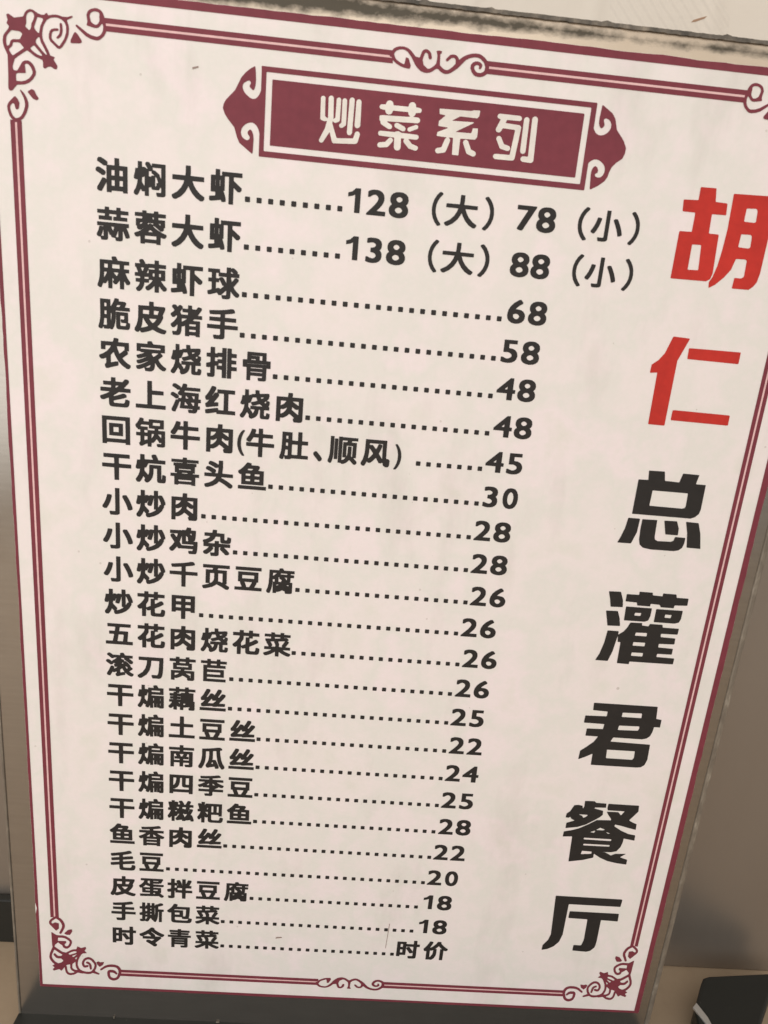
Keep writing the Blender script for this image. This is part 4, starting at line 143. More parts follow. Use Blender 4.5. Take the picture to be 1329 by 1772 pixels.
 'b辣': '208,869 156,842 155,792 183,747 184,737 38,735 26,727 26,628 32,621 62,616 67,587 115,472 108,465 18,461 16,357 27,350 173,349 180,337 179,298 173,291 53,290 41,282 44,178 162,174 170,162 149,102 114,47 52,-8 53,-59 98,-103 152,-105 169,-98 230,-43 269,17 299,97 312,171 451,178 456,257 468,265 552,265 562,257 540,222 482,157 412,95 342,47 342,-8 387,-58 454,-58 558,25 617,88 625,82 625,-93 632,-104 758,-101 762,89 775,82 825,17 891,-48 947,-50 962,-45 1003,2 1003,57 905,147 823,257 832,265 942,265 954,272 954,577 942,585 768,586 761,592 760,617 764,628 772,630 976,632 977,746 768,751 760,762 756,862 638,865 626,857 625,762 617,751 432,750 412,736 352,736 314,812 272,867;463,628 617,629 624,622 624,592 612,585 448,585 441,592 441,612;209,617 288,620 298,613 264,522 253,508 211,597;434,567 440,552 439,472 432,466 392,467 391,478;569,472 622,471 621,377 568,379;764,472 822,471 821,377 762,379;319,347 432,349 439,342 439,298 428,290 322,291 315,302',
 'b锅': '148,859 137,850 119,797 79,722 48,676 2,622 0,582 3,565 38,503 73,496 79,458 152,454 159,448 156,372 27,369 20,357 24,252 148,250 159,242 160,92 155,57 149,42 123,17 120,7 122,-33 152,-92 218,-93 302,-41 387,0 395,-8 399,-103 518,-104 525,-93 528,31 588,40 630,82 692,170 705,162 737,119 778,53 838,51 845,42 843,27 832,16 698,11 695,-38 719,-98 878,-100 917,-94 952,-78 963,-62 970,-38 969,452 957,460 762,460 754,462 750,472 751,507 758,514 927,519 927,826 442,829 436,822 432,749 272,750 262,752 260,757 270,792 267,842 212,860;569,717 792,719 800,708 799,632 788,625 572,626 565,638;196,628 432,631 439,518 617,514 624,507 624,468 612,460 412,461 405,472 401,567 168,571 165,582;294,452 391,452 392,374 294,372 290,392;529,337 592,340 604,332 569,247 532,197 527,198 525,207;744,337 842,336 842,217 745,322;294,247 392,246 391,137 348,133 302,111 292,111',
 'b青': '438,864 431,857 429,807 422,801 108,800 98,796 95,787 95,702 103,691 418,690 429,682 428,674 418,670 137,669 130,658 134,567 418,565 429,557 428,544 38,539 30,528 34,432 822,429 967,434 970,528 962,539 578,540 566,547 568,561 578,565 871,567 875,658 868,669 578,670 568,674 566,682 578,690 908,691 915,702 911,797 572,801 566,807 564,857 558,864;178,420 170,402 174,-103 302,-101 305,47 308,56 318,60 701,57 705,32 692,11 548,6 547,-48 567,-98 578,-105 768,-100 808,-89 828,-69 840,-18 837,418;309,308 692,310 702,306 704,298 692,290 318,290 308,294;309,182 692,185 702,181 704,172 692,165 318,165 308,169',
 'b页': '48,814 41,807 40,792 40,698 48,686 377,685 389,678 374,638 362,626 148,625 136,617 136,107 148,100 257,100 264,97 264,92 212,66 24,12 22,-52 57,-104 68,-110 132,-110 362,-38 487,41 512,70 522,73 698,-16 842,-108 912,-110 927,-104 963,-58 963,7 842,81 826,97 868,101 875,112 872,621 558,625 547,632 566,678 578,685 962,686 970,698 967,811 952,815;289,492 418,495 431,492 432,487 430,312 418,237 362,151 292,110 287,112 285,122;574,492 712,495 724,487 725,162 718,147 628,188 578,191 571,198 575,237',
 'b顺': '68,829 60,817 60,282 55,212 33,87 0,-8 0,-48 6,-62 53,-103 103,-105 115,-98 154,7 175,117 180,172 185,237 185,817 183,826 173,830;342,829 336,822 335,812 338,-76 438,-80 473,-109 528,-108 607,-69 629,-52 662,-25 722,40 745,27 871,-103 934,-103 978,-58 978,-3 952,30 857,122 937,126 944,132 944,648 932,655 782,655 771,662 782,695 792,704 981,708 982,816 477,820 452,830;208,754 201,747 200,737 201,47 212,40 312,41 319,47 320,57 319,747 308,755;469,702 617,705 629,698 620,662 612,656 497,655 486,648 486,132 497,125 582,125 588,117 544,62 473,25 467,27 465,42 465,688;614,532 798,535 812,531 812,162 778,177 774,182 780,257 779,507 768,515 668,515 654,512 650,502 650,308 645,237 617,163 612,161 610,518',
 'b风': '132,819 125,807 125,478 110,288 69,122 7,2 8,-62 68,-108 137,-108 174,-43 212,43 222,44 262,7 332,7 422,85 512,194 534,172 628,22 702,20 752,46 760,37 782,-49 848,-94 862,-100 932,-100 967,-85 983,-62 1000,-3 1005,132 957,188 892,191 880,207 875,252 875,367 870,392 868,816 852,820;274,688 708,690 722,686 725,432 730,408 730,288 737,181 727,186 616,342 611,357 664,472 709,592 707,658 642,680 578,677 519,532 497,501 382,633 308,635 272,624;272,507 282,504 345,428 399,357 408,337 325,227 272,175 248,161 270,367',
 'b香': '747,859 617,830 473,810 267,790 123,785 112,777 110,727 126,678 132,671 262,670 422,683 430,672 429,642 422,636 38,635 26,628 25,528 32,516 283,512 272,495 183,431 103,386 20,352 11,342 12,292 57,237 113,235 168,258 174,252 179,-103 302,-104 309,-98 312,-74 328,-70 692,-70 702,-74 706,-98 712,-104 838,-101 842,262 852,264 882,250 947,252 993,308 994,352 808,446 726,502 722,512 967,516 975,528 975,622 971,632 962,635 572,639 570,688 578,699 737,720 862,749 863,797 815,852 802,860;572,442 582,440 699,342 574,342;421,438 428,438 430,428 426,342 316,342 321,352;314,227 692,230 704,222 705,202 702,194 692,190 322,190 311,198;314,82 692,85 704,77 705,52 702,44 692,40 322,40 311,47',
 'b骨': '197,819 190,807 188,569 57,564 50,552 53,324 168,320 179,312 183,-101 202,-105 308,-101 310,42 312,51 322,55 682,54 689,47 690,32 682,12 662,5 548,1 545,-48 568,-102 722,-105 762,-99 798,-86 813,-68 820,-43 821,312 832,320 942,321 949,327 950,337 947,561 822,565 811,572 808,816 792,820;326,708 668,709 675,698 674,572 662,565 592,569 590,688 582,700 332,701 326,702;324,592 458,594 464,587 464,572 452,565 328,566 321,572;186,442 802,444 814,442 814,438 197,436 186,438;314,322 678,325 688,321 690,312 688,304 678,300 322,300 311,308;314,188 678,190 688,186 690,178 688,169 678,165 322,165 311,172',
 'b鱼': '312,874 195,717 103,630 27,575 20,562 22,507 68,453 123,449 129,442 132,104 148,100 881,102 885,117 882,606 692,612 734,688 740,708 738,757 695,787 468,790 459,797 456,857 377,875;363,658 502,660 512,652 473,610 342,610 332,612 331,617;279,482 422,484 429,478 429,422 418,415 282,416 275,428;579,482 732,484 739,478 739,422 727,415 582,416 575,428;279,292 422,294 429,288 429,232 418,225 282,226 275,237;579,292 732,294 739,288 739,232 727,225 582,226 575,237;32,64 26,57 25,42 25,-52 32,-64 957,-65 967,-64 974,-58 975,52 967,64',
 'b鸡': '598,873 564,792 548,775 432,774 418,752 392,760 342,760 312,755 18,751 19,628 267,625 277,621 280,612 249,502 243,499 158,614 88,615 37,582 39,512 169,312 144,262 88,181 -3,87 -4,27 48,-28 108,-30 123,-25 180,32 257,136 267,141 292,90 302,81 367,80 387,92 408,85 798,84 804,77 803,57 793,32 782,22 652,16 650,-38 668,-93 682,-100 872,-100 902,-89 924,-68 938,-38 955,62 965,217 964,362 952,370 831,372 868,402 890,472 905,638 904,768 892,775 737,777 740,847 733,862 668,875;692,652 756,652 760,612 755,597 742,600;566,552 572,557 578,555 629,502 630,438 646,372 578,370 566,377;419,542 423,542 425,518 429,252 808,250 819,242 818,214 802,210 416,212 361,308 355,327',
 'b麻': '507,869 448,853 442,847 440,797 458,757 452,751 88,750 76,742 75,408 65,252 38,112 -5,-8 -3,-52 53,-93 116,-93 168,39 173,42 188,35 247,37 288,86 318,132 322,133 328,-101 451,-103 458,213 468,209 486,182 508,178 505,167 472,132 470,87 505,47 522,35 578,35 588,40 682,159 685,-93 692,-104 812,-101 818,149 892,42 952,41 1003,87 1001,142 961,192 911,272 860,387 868,395 972,399 974,502 962,510 822,511 815,522 819,628 977,634 977,746 632,751 622,760 572,867;214,628 322,626 321,512 212,514;459,628 681,628 682,514 668,510 459,512 455,532;570,392 632,395 643,387 609,312 588,284 502,382 507,390;214,387 277,390 288,382 279,352 234,262 212,231 202,225 205,362',
 'r（': '872,868 791,772 726,652 685,512 675,412 675,352 691,217 726,107 741,77 791,-13 868,-104 878,-110 908,-110 967,-83 970,-48 891,52 836,152 800,267 790,362 800,492 836,607 891,708 970,807 969,837 962,846 917,868',
 'r）': '83,868 33,842 30,807 109,708 164,607 200,492 210,397 200,267 164,152 109,52 30,-48 31,-78 38,-86 83,-108 118,-110 132,-104 208,-14 274,107 315,247 325,347 325,408 309,542 274,652 254,692 208,774 132,864 123,870',
 'r大': '442,859 435,847 430,642 425,592 418,578 48,575 36,567 35,468 43,456 382,455 393,448 368,362 292,221 178,100 27,10 20,-3 22,-38 73,-93 128,-95 279,-3 404,127 478,257 502,323 512,315 542,242 632,101 742,-13 872,-93 927,-93 978,-33 978,12 852,90 735,207 661,322 610,448 612,453 622,455 957,456 965,468 962,571 559,577 555,587 565,672 564,852 552,860',
 'r小': '448,844 441,837 440,827 440,37 429,22 408,15 249,17 247,-23 271,-88 282,-99 438,-100 512,-88 555,-62 570,-18 569,837 558,845;737,613 682,589 682,547 724,472 799,318 844,198 868,110 878,101 917,100 982,126 998,137 1000,172 979,252 924,392 869,502 804,612;183,609 176,602 154,507 114,387 64,282 10,198 13,157 78,120 123,120 132,125 184,202 249,342 284,448 310,552 309,592 302,599 243,610',
}
ROWS = [
 ('油焖大虾', 255.99, 62.5, 85.4, 9, '128', 102.6),
 ('蒜蓉大虾', 244.89, 62.6, 85.6, 9, '138', 102.9),
 ('麻辣虾球', 233.43, 62.5, 128.7, 24, '68', 141.2),
 ('脆皮猪手', 223.33, 62.3, 128.5, 24, '58', 140.8),
 ('农家烧排骨', 213.48, 71.3, 129.0, 21, '48', 141.2),
 ('老上海红烧肉', 203.39, 80.5, 129.4, 18, '48', 141.7),
 ('回锅牛肉(牛肚、顺风)', 193.45, 111.5, 128.7, 7, '45', 140.8),
 ('干炕喜头鱼', 183.52, 71.4, 129.0, 21, '30', 140.9),
 ('小炒肉', 173.51, 53.2, 128.0, 27, '28', 140.0),
 ('小炒鸡杂', 163.6, 62.3, 128.4, 24, '28', 140.4),
 ('小炒千页豆腐', 153.63, 80.5, 129.5, 18, '26', 141.4),
 ('炒花甲', 143.58, 53.1, 127.9, 27, '26', 139.9),
 ('五花肉烧花菜', 133.57, 80.5, 129.5, 18, '26', 141.5),
 ('滚刀莴苣', 123.56, 62.4, 128.4, 24, '26', 140.5),
 ('干煸藕丝', 113.59, 62.3, 128.4, 24, '25', 140.3),
 ('干煸土豆丝', 103.66, 71.3, 128.9, 21, '22', 140.9),
 ('干煸南瓜丝', 93.67, 71.4, 128.9, 21, '24', 140.8),
 ('干煸四季豆', 83.66, 71.4, 128.8, 21, '25', 140.7),
 ('干煸糍粑鱼', 73.63, 71.4, 128.8, 21, '28', 140.9),
 ('鱼香肉丝', 63.64, 62.2, 128.5, 24, '22', 140.4),
 ('毛豆', 53.47, 44.0, 127.5, 30, '20', 139.4),
 ('皮蛋拌豆腐', 43.42, 71.4, 126.2, 20, '18', 138.2),
 ('手撕包菜', 33.3, 62.2, 125.7, 23, '18', 137.7),
 ('时令青菜', 23.06, 62.3, 120.0, 21, '时价', 139.2),
]
# extra bracketed sizes on the two prawn rows: (row, glyph, x0, x1)
EXTRA = [(0, '（', 108.3, 110.8), (0, '大', 111.7, 119.9), (0, '）', 121.4, 124.0), (0, '8', 135.2, 139.6), (0, '7', 130.2, 134.2), (0, '（', 145.5, 148.1), (0, '小', 149.0, 157.1), (0, '）', 158.9, 161.4), (1, '（', 108.5, 111.0), (1, '大', 112.0, 120.3), (1, '）', 121.6, 124.3), (1, '8', 129.8, 134.6), (1, '8', 135.3, 139.8), (1, '（', 145.9, 148.4), (1, '小', 149.3, 157.4), (1, '）', 159.3, 161.8)]
ROW7 = [('(', 61.9, 63.9), ('牛', 64.3, 71.9), ('肚', 73.4, 81.2), ('、', 82.6, 85.0), ('顺', 86.6, 94.6), ('风', 95.7, 103.6), (')', 104.8, 106.7)]

# ------------------------------------------------------------------ materials
def srgb(r, g, b):
    f = lambda c: (c/255/12.92) if c/255 <= .04045 else ((c/255+.055)/1.055)**2.4
    return (f(r), f(g), f(b), 1)
def mat(name, color, rough=.5, metal=0.0, spec=.5):
    m = bpy.data.materials.new(name); m.use_nodes = True
    b = m.node_tree.nodes['Principled BSDF']
    b.inputs['Base Color'].default_value = color; b.inputs['Roughness'].default_value = rough
    b.inputs['Metallic'].default_value = metal; b.inputs['Specular IOR Level'].default_value = spec
    return m
class N:
    """tiny node helper"""
    def __init__(s, m): s.t = m.node_tree; s.b = s.t.nodes['Principled BSDF']; s.n = 0
    def add(s, kind, **kw):
        n = s.t.nodes.new(kind)
        for k, v in kw.items():
            if k in n.inputs.keys(): n.inputs[k].default_value = v
            else: setattr(n, k, v)
        return n
    def link(s, a, b): s.t.links.new(a, b)
    def coord(s, scale=(1, 1, 1), loc=(0, 0, 0)):
        c = s.add('ShaderNodeTexCoord'); mp = s.add('ShaderNodeMapping')
        mp.inputs['Scale'].default_value = scale; mp.inputs['Location'].default_value = loc
        s.link(c.outputs['Object'], mp.inputs['Vector']); return mp.outputs['Vector']
    def noise(s, vec, scale, detail=3, rough=.55):
        n = s.add('ShaderNodeTexNoise', Scale=scale, Detail=detail, Roughness=rough); s.link(vec, n.inputs['Vector']); return n.outputs['Fac']
    def ramp(s, fac, *stops):
        r = s.add('ShaderNodeValToRGB'); e = r.color_ramp.elements
        while len(e) < len(stops): e.new(.5)
        for k, (p, c) in zip(e, stops): k.position = p; k.color = c if len(c) == 4 else (*c, 1)
        s.link(fac, r.inputs['Fac']); return r.outputs['Color']
    def mix(s, fac, a, b, mode='MIX'):
        m = s.add('ShaderNodeMix', data_type='RGBA', blend_type=mode)
        for sock, v in ((m.inputs[0], fac), (m.inputs[6], a), (m.inputs[7], b)):
            if isinstance(v, (float, int)): sock.default_value = v
            elif isinstance(v, tuple): sock.default_value = v
            else: s.link(v, sock)
        return m.outputs[2]
    def math(s, op, a, b=0.0, clamp=False):
        m = s.add('ShaderNodeMath', operation=op, use_clamp=clamp)
        for sock, v in ((m.inputs[0], a), (m.inputs[1], b)):
            if isinstance(v, (float, int)): sock.default_value = v
            else: s.link(v, sock)
        return m.outputs[0]
    def bump(s, h, strength, dist=.001):
        b = s.add('ShaderNodeBump', Strength=strength, Distance=dist); s.link(h, b.inputs['Height']); s.link(b.outputs['Normal'], s.b.inputs['Normal'])
W4 = lambda v: (v, v, v, 1)

# paper: warm white, faint mottling, a few specks, slight waviness
m_paper = mat('printed_paper', srgb(226, 217, 207), .55, spec=.2); n = N(m_paper)
v = n.coord()
c = n.ramp(n.noise(v, 38, 5, .6), (.28, srgb(226, 221, 209)), (.42, srgb(237, 225, 220)), (.52, srgb(229, 223, 214)), (.62, srgb(239, 225, 222)), (.74, srgb(228, 221, 210)))
sm = n.math('MULTIPLY', n.math('SUBTRACT', n.noise(n.coord((1.6, 1, .5)), 34, 5, .62), .54), 3.0, True)     # handling grime, in soft streaks
c = n.mix(n.math('MULTIPLY', sm, .36), c, srgb(168, 158, 146))
sp = n.add('ShaderNodeTexVoronoi', Scale=62.0); n.link(v, sp.inputs['Vector'])
spm = n.math('MULTIPLY', n.math('LESS_THAN', sp.outputs['Distance'], .030), n.math('GREATER_THAN', n.noise(v, 23, 1), .56))
c = n.mix(n.math('MULTIPLY', spm, .40), c, srgb(150, 135, 120))
s2 = n.add('ShaderNodeTexVoronoi', Scale=210.0); n.link(v, s2.inputs['Vector'])
s2m = n.math('MULTIPLY', n.math('LESS_THAN', s2.outputs['Distance'], .07), n.math('GREATER_THAN', n.noise(v, 70, 2), .60))
c = n.mix(n.math('MULTIPLY', s2m, .30), c, srgb(158, 140, 124))
c = n.mix(n.math('MULTIPLY', n.noise(v, 900, 2, .7), .10), c, srgb(190, 178, 166))     # paper grain
n.link(c, n.b.inputs['Base Color']); n.bump(n.noise(v, 16, 2), .35, .0006)

def ink(name, col, rough=.6):
    m = mat(name, srgb(*col), rough, spec=.25); k = N(m); v = k.coord()
    lo = tuple(x*.66 for x in srgb(*col)[:3])+(1,)
    k.link(k.mix(k.math('ADD', k.math('MULTIPLY', k.noise(v, 420, 3), .5), k.math('MULTIPLY', k.noise(v, 45, 3), .5)), lo, tuple(min(1, x*1.34) for x in srgb(*col)[:3])+(1,)), k.b.inputs['Base Color'])
    return m
m_maroon = ink('maroon_ink', (121, 53, 62))
m_pink = ink('pale_pink_ink', (226, 184, 180))
m_black = ink('charcoal_ink', (44, 40, 37))
m_red = ink('red_ink', (188, 48, 38))
m_white = ink('unprinted_white', (230, 218, 207))

# sign plate: scuffed reflective sheet with mould along its top edge
m_plate = mat('scuffed_plate', srgb(176, 166, 152), .2, metal=.85); n = N(m_plate); v = n.coord()
sep = n.add('ShaderNodeSeparateXYZ'); n.link(v, sep.inputs[0]); X, Z = sep.outputs['X'], sep.outputs['Z']
nz = n.noise(n.coord((1, 1, 1.6)), 150, 6, .68)
top = P(0, 297.3).z
half = n.math('ADD', n.math('MULTIPLY', n.math('MAXIMUM', n.math('SUBTRACT', .150, X), 0.0), .020), .0013)     # band thins to the right
dist = n.math('ABSOLUTE', n.math('SUBTRACT', Z, top))
d1 = n.math('DIVIDE', n.math('SUBTRACT', half, dist), .0014)
mould = n.math('ADD', d1, n.math('MULTIPLY', n.math('SUBTRACT', nz, .5), 3.6))
mould = n.math('MULTIPLY', n.math('MULTIPLY', mould, .8, True), n.math('GREATER_THAN', Z, P(0, 294.2).z))
streak = n.noise(n.coord((60, 60, 900)), 1.0, 4)
base = n.mix(streak, srgb(154, 147, 138), srgb(176, 169, 159))
painted_sheen = n.math('GREATER_THAN', Z, P(0, 293.5).z)        # room brightness at the plate's top, painted in as a cream strip
base = n.mix(painted_sheen, base, n.mix(nz, srgb(196, 176, 152), srgb(214, 198, 176)))
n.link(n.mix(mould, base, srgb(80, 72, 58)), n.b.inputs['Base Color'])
n.link(n.math('MULTIPLY', n.math('SUBTRACT', .92, n.math('MULTIPLY', painted_sheen, .75)), n.math('SUBTRACT', 1.0, n.math('MULTIPLY', mould, .95))), n.b.inputs['Metallic'])
n.link(n.math('ADD', .17, n.math('ADD', n.math('MULTIPLY', mould, .5), n.math('MULTIPLY', n.noise(v, 90, 4), .14))), n.b.inputs['Roughness'])
m_rim = mat('worn_rim', srgb(120, 110, 98), .42, metal=.3); n = N(m_rim); v = n.coord()
fl = n.noise(n.coord((420, 420, 150)), 1.0, 3, .65)
n.link(n.ramp(fl, (.36, srgb(116, 106, 94)), (.60, srgb(136, 126, 112)), (.72, srgb(164, 154, 139)), (.78, srgb(226, 218, 206))), n.b.inputs['Base Color'])
m_rimtop = mat('grimy_rim', srgb(80, 72, 62), .7); n = N(m_rimtop); v = n.coord()
n.link(n.ramp(n.noise(v, 260, 5, .7), (.34, srgb(70, 64, 55)), (.52, srgb(104, 95, 83)), (.70, srgb(146, 133, 116))), n.b.inputs['Base Color'])
m_plastic = mat('black_plastic', srgb(33, 33, 29), .42, spec=.4); n = N(m_plastic); v = n.coord()
n.link(n.math('ADD', .34, n.math('MULTIPLY', n.noise(v, 120, 4), .2)), n.b.inputs['Roughness'])
dust = n.add('ShaderNodeTexVoronoi', Scale=260.0); n.link(v, dust.inputs['Vector'])
n.link(n.mix(n.math('MULTIPLY', n.math('LESS_THAN', dust.outputs['Distance'], .05), .35), srgb(33, 33, 29), srgb(120, 115, 105)), n.b.inputs['Base Color'])
m_silver = mat('silver_trim', srgb(206, 202, 196), .3, metal=.7)

# brushed steel behind, counter, wall
m_steel = mat('brushed_steel', srgb(150, 136, 118), .36, metal=.7); n = N(m_steel)
br = n.noise(n.coord((900, 900, 6)), 1.0, 3); cl = n.noise(n.coord((7, 7, 3)), 1.0, 3)
n.link(n.mix(cl, srgb(146, 135, 123), srgb(170, 160, 149)), n.b.inputs['Base Color'])
n.link(n.math('ADD', .28, n.math('MULTIPLY', br, .16)), n.b.inputs['Roughness']); n.bump(br, .12, .0002)
m_counter = mat('tan_counter', srgb(176, 152, 126), .38); n = N(m_counter); v = n.coord()
g1 = n.noise(v, 9, 5); g2 = n.noise(v, 160, 4, .7)
c = n.mix(g1, srgb(160, 136, 108), srgb(190, 168, 142)); c = n.mix(n.math('MULTIPLY', g2, .35), c, srgb(130, 108, 84))
n.link(c, n.b.inputs['Base Color'])
m_wall = mat('embossed_wallpaper', srgb(226, 214, 198), .55); n = N(m_wall); v = n.coord()
wv = n.add('ShaderNodeTexWave', wave_type='BANDS', bands_direction='DIAGONAL', Scale=170.0, Distortion=1.2); n.link(v, wv.inputs['Vector'])
vo = n.add('ShaderNodeTexVoronoi', Scale=24.0); n.link(v, vo.inputs['Vector'])
w2 = n.add('ShaderNodeTexWave', wave_type='BANDS', bands_direction='X', Scale=9.0, Distortion=3.0); n.link(v, w2.inputs['Vector'])
msk = n.math('GREATER_THAN', n.noise(v, 26, 2), .53)
h = n.math('ADD', n.math('MULTIPLY', wv.outputs['Fac'], n.math('MULTIPLY', msk, .5)), n.math('POWER', w2.outputs['Fac'], 14.0))
n.bump(n.math('ADD', h, n.math('MULTIPLY', n.noise(v, 300, 3), .25)), .5, .0009)
n.link(n.mix(n.noise(v, 14, 4), srgb(220, 206, 188), srgb(232, 221, 206)), n.b.inputs['Base Color'])

# ------------------------------------------------------------------ builders
def mesh_obj(name, bm, material, parent=None, smooth=False):
    me = bpy.data.meshes.new(name); bm.to_mesh(me); bm.free()
    if material: me.materials.append(material)
    if smooth:
        for p in me.polygons: p.use_smooth = True
    o = bpy.data.objects.new(name, me); COL.objects.link(o)
    if parent: o.parent = parent
    return o
def tag(o, label=None, cat=None, group=None, kind=None):
    for k, val in (('label', label), ('category', cat), ('group', group), ('kind', kind)):
        if val: o[k] = val
    return o
def box(bm, x0, x1, y0, y1, z0, z1, bevel=0, seg=2):
    vs = [bm.verts.new(P(x, y, z)) for z in (z0, z1) for y in (y0, y1) for x in (x0, x1)]
    fs = [bm.faces.new([vs[i] for i in q]) for q in ((0, 1, 3, 2), (4, 6, 7, 5), (0, 4, 5, 1), (2, 3, 7, 6), (0, 2, 6, 4), (1, 5, 7, 3))]
    bmesh.ops.recalc_face_normals(bm, faces=fs)
    if bevel:
        es = list({e for f in fs for e in f.edges})
        bmesh.ops.bevel(bm, geom=es, offset=bevel/1000, segments=seg, affect='EDGES', profile=.5)
def prism(bm, pts_xz, y0, y1, bevel=0):
    lo = [bm.verts.new(P(x, y0, z)) for x, z in pts_xz]; hi = [bm.verts.new(P(x, y1, z)) for x, z in pts_xz]
    fs = [bm.faces.new(lo), bm.faces.new(hi)]; k = len(lo)
    for i in range(k): fs.append(bm.faces.new((lo[i], lo[(i+1) % k], hi[(i+1) % k], hi[i])))
    bmesh.ops.recalc_face_normals(bm, faces=fs)
    if bevel:
        bmesh.ops.bevel(bm, geom=list(fs[1].edges), offset=bevel/1000, segments=3, affect='EDGES', profile=.5)
def inside(p, l):
    c = False
    for (ax, ay), (bx, by) in zip(l, l[1:]+l[:1]):
        if (ay > p[1]) != (by > p[1]) and p[0] < ax+(p[1]-ay)/(by-ay)*(bx-ax): c = not c
    return c
def flat(bm, loops, z, f=lambda x, y: (x, y)):
    """a printed shape (outer loops and holes) lying on the sheet at height z"""
    depth = [sum(inside(l[0], m) for m in loops if m is not l) for l in loops]
    for l, d in zip(loops, depth):
        if d % 2: continue
        grp = [l]+[m for m, e in zip(loops, depth) if e == d+1 and inside(m[0], l)]
        L = [[Vector((*f(x, y), 0)) for x, y in g] for g in grp]
        vs = [bm.verts.new(P(p.x, p.y, z)) for g in L for p in g]
        for t in tessellate_polygon(L):
            try: fc = bm.faces.new([vs[i] for i in t])
            except ValueError: continue
            fc.normal_update()
            if fc.normal.y > 0: fc.normal_flip()
def rect(x0, y0, x1, y1): return [(x0, y0), (x1, y0), (x1, y1), (x0, y1)]
def dec(s, k=1.0): return [[tuple(float(q)*k for q in p.split(',')) for p in l.split(' ')] for l in s.split(';')]
TR = {k: dec(s) for k, s in TRACE.items()}
GL = {k: dec(s, .001) for k, s in GLYPH.items()}
INK = .40
def ext(key):
    xs = [p[0] for l in GL[key] for p in l]; return min(xs), max(xs)
def glyph_cell(bm, key, x, mid, ex=8.15, ey=8.0, c=.381): flat(bm, GL[key], INK, lambda u, w: (x+u*ex, mid+(w-c)*ey))
def glyph_fit(bm, key, x0, x1, mid, ey=8.0, c=.381):
    a, b = ext(key); s = (x1-x0)/(b-a); flat(bm, GL[key], INK, lambda u, w: (x0+(u-a)*s, mid+(w-c)*ey))
GL['b1'] = [[(.36, .70), (.36, 0), (.222, 0), (.222, .515), (.16, .475), (.05, .445), (.05, .56), (.15, .60), (.235, .70)]]
def digit(bm, ch, xc, base, ex=10.0, ey=8.1):
    if ch == '0': ex *= .88
    a, b = ext('b'+ch); m = (a+b)/2; flat(bm, GL['b'+ch], INK, lambda u, w: (xc+(u-m)*ex, base+w*ey))

# ------------------------------------------------------------------ setting
bm = bmesh.new(); box(bm, -900, 1100, COUNTER_Y-30, COUNTER_Y, -60, 900); tag(mesh_obj('counter_top', bm, m_counter), kind='structure')
bm = bmesh.new(); box(bm, -900, 1100, COUNTER_Y-30, 900, -90, -62); wall = tag(mesh_obj('wall', bm, m_wall), kind='structure')
bm = bmesh.new()
flat(bm, [[(189.6, 329.2), (191, 329.5), (193.6, 330.6), (194.4, 331.4), (192, 330.6), (190.2, 329.9)]], -61.9)
mesh_obj('stain', bm, mat('brown_stain', srgb(168, 132, 104), .6), wall)

# steel panel standing on the counter behind the sign, turned a little
ang = math.atan2(4, 301)
bm = bmesh.new(); box(bm, -420, 760, COUNTER_Y, 292, -50.5, -40.2, .8)
o = mesh_obj('steel_panel', bm, m_steel)
tag(o, 'tall brushed steel sheet standing upright behind the menu sign', 'panel')

bm = bmesh.new(); box(bm, -150, -26.5, COUNTER_Y, -4, -39.6, -36.5, .6)
tag(mesh_obj('black_strip', bm, m_plastic), 'low black strip against the steel sheet, left of the menu sign', 'strip')

case = bpy.data.objects.new('black_case', None); COL.objects.link(case); case.location = (0, 0, 0)
tag(case, 'black plastic case with a silver trim lying right of the sign base', 'case')
bm = bmesh.new(); prism(bm, [(253, -26.6), (284, -29.6), (271.3, -16.2), (263.6, -7.6), (240, 19), (232, 19), (233, 8), (237.6, -4), (239.7, -11.4), (243.5, -17.2), (248.3, -23.5), (250.2, -25.7)], COUNTER_Y, -13, 1.2)
mesh_obj('case_body', bm, m_plastic, case)
bm = bmesh.new(); prism(bm, [(239.3, -12.6), (241.6, -14.6), (243.3, -9), (243.6, -2), (241.4, -2), (241, -7)], -13.2, -12.4, .25)
mesh_obj('trim', bm, m_silver, case)

# ------------------------------------------------------------------ sign stand: plate, rims, base
stand = bpy.data.objects.new('sign_stand', None); COL.objects.link(stand); stand.location = P(104, COUNTER_Y, 10)
inv = Matrix.Translation(-stand.location)
tag(stand, 'grey scuffed sign stand with a mould-stained top edge and a black base', 'sign stand')
def child(name, bm, m, par, smooth=False):
    o = mesh_obj(name, bm, m, par, smooth)
    if par is stand: o.matrix_parent_inverse = inv
    return o
PX0, PX1, PY1 = -6.5, 215.1, 300.0
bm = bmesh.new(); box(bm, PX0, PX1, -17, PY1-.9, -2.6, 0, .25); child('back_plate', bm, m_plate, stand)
bm = bmesh.new(); box(bm, PX0-.35, PX0+.35, -13, PY1-1, -2.8, .45, .2); child('edge_rim', bm, m_rim, stand)
bm = bmesh.new(); box(bm, PX1-1.5, PX1+.1, -13, PY1-1, -2.8, .45, .3); child('edge_rim', bm, m_rim, stand)
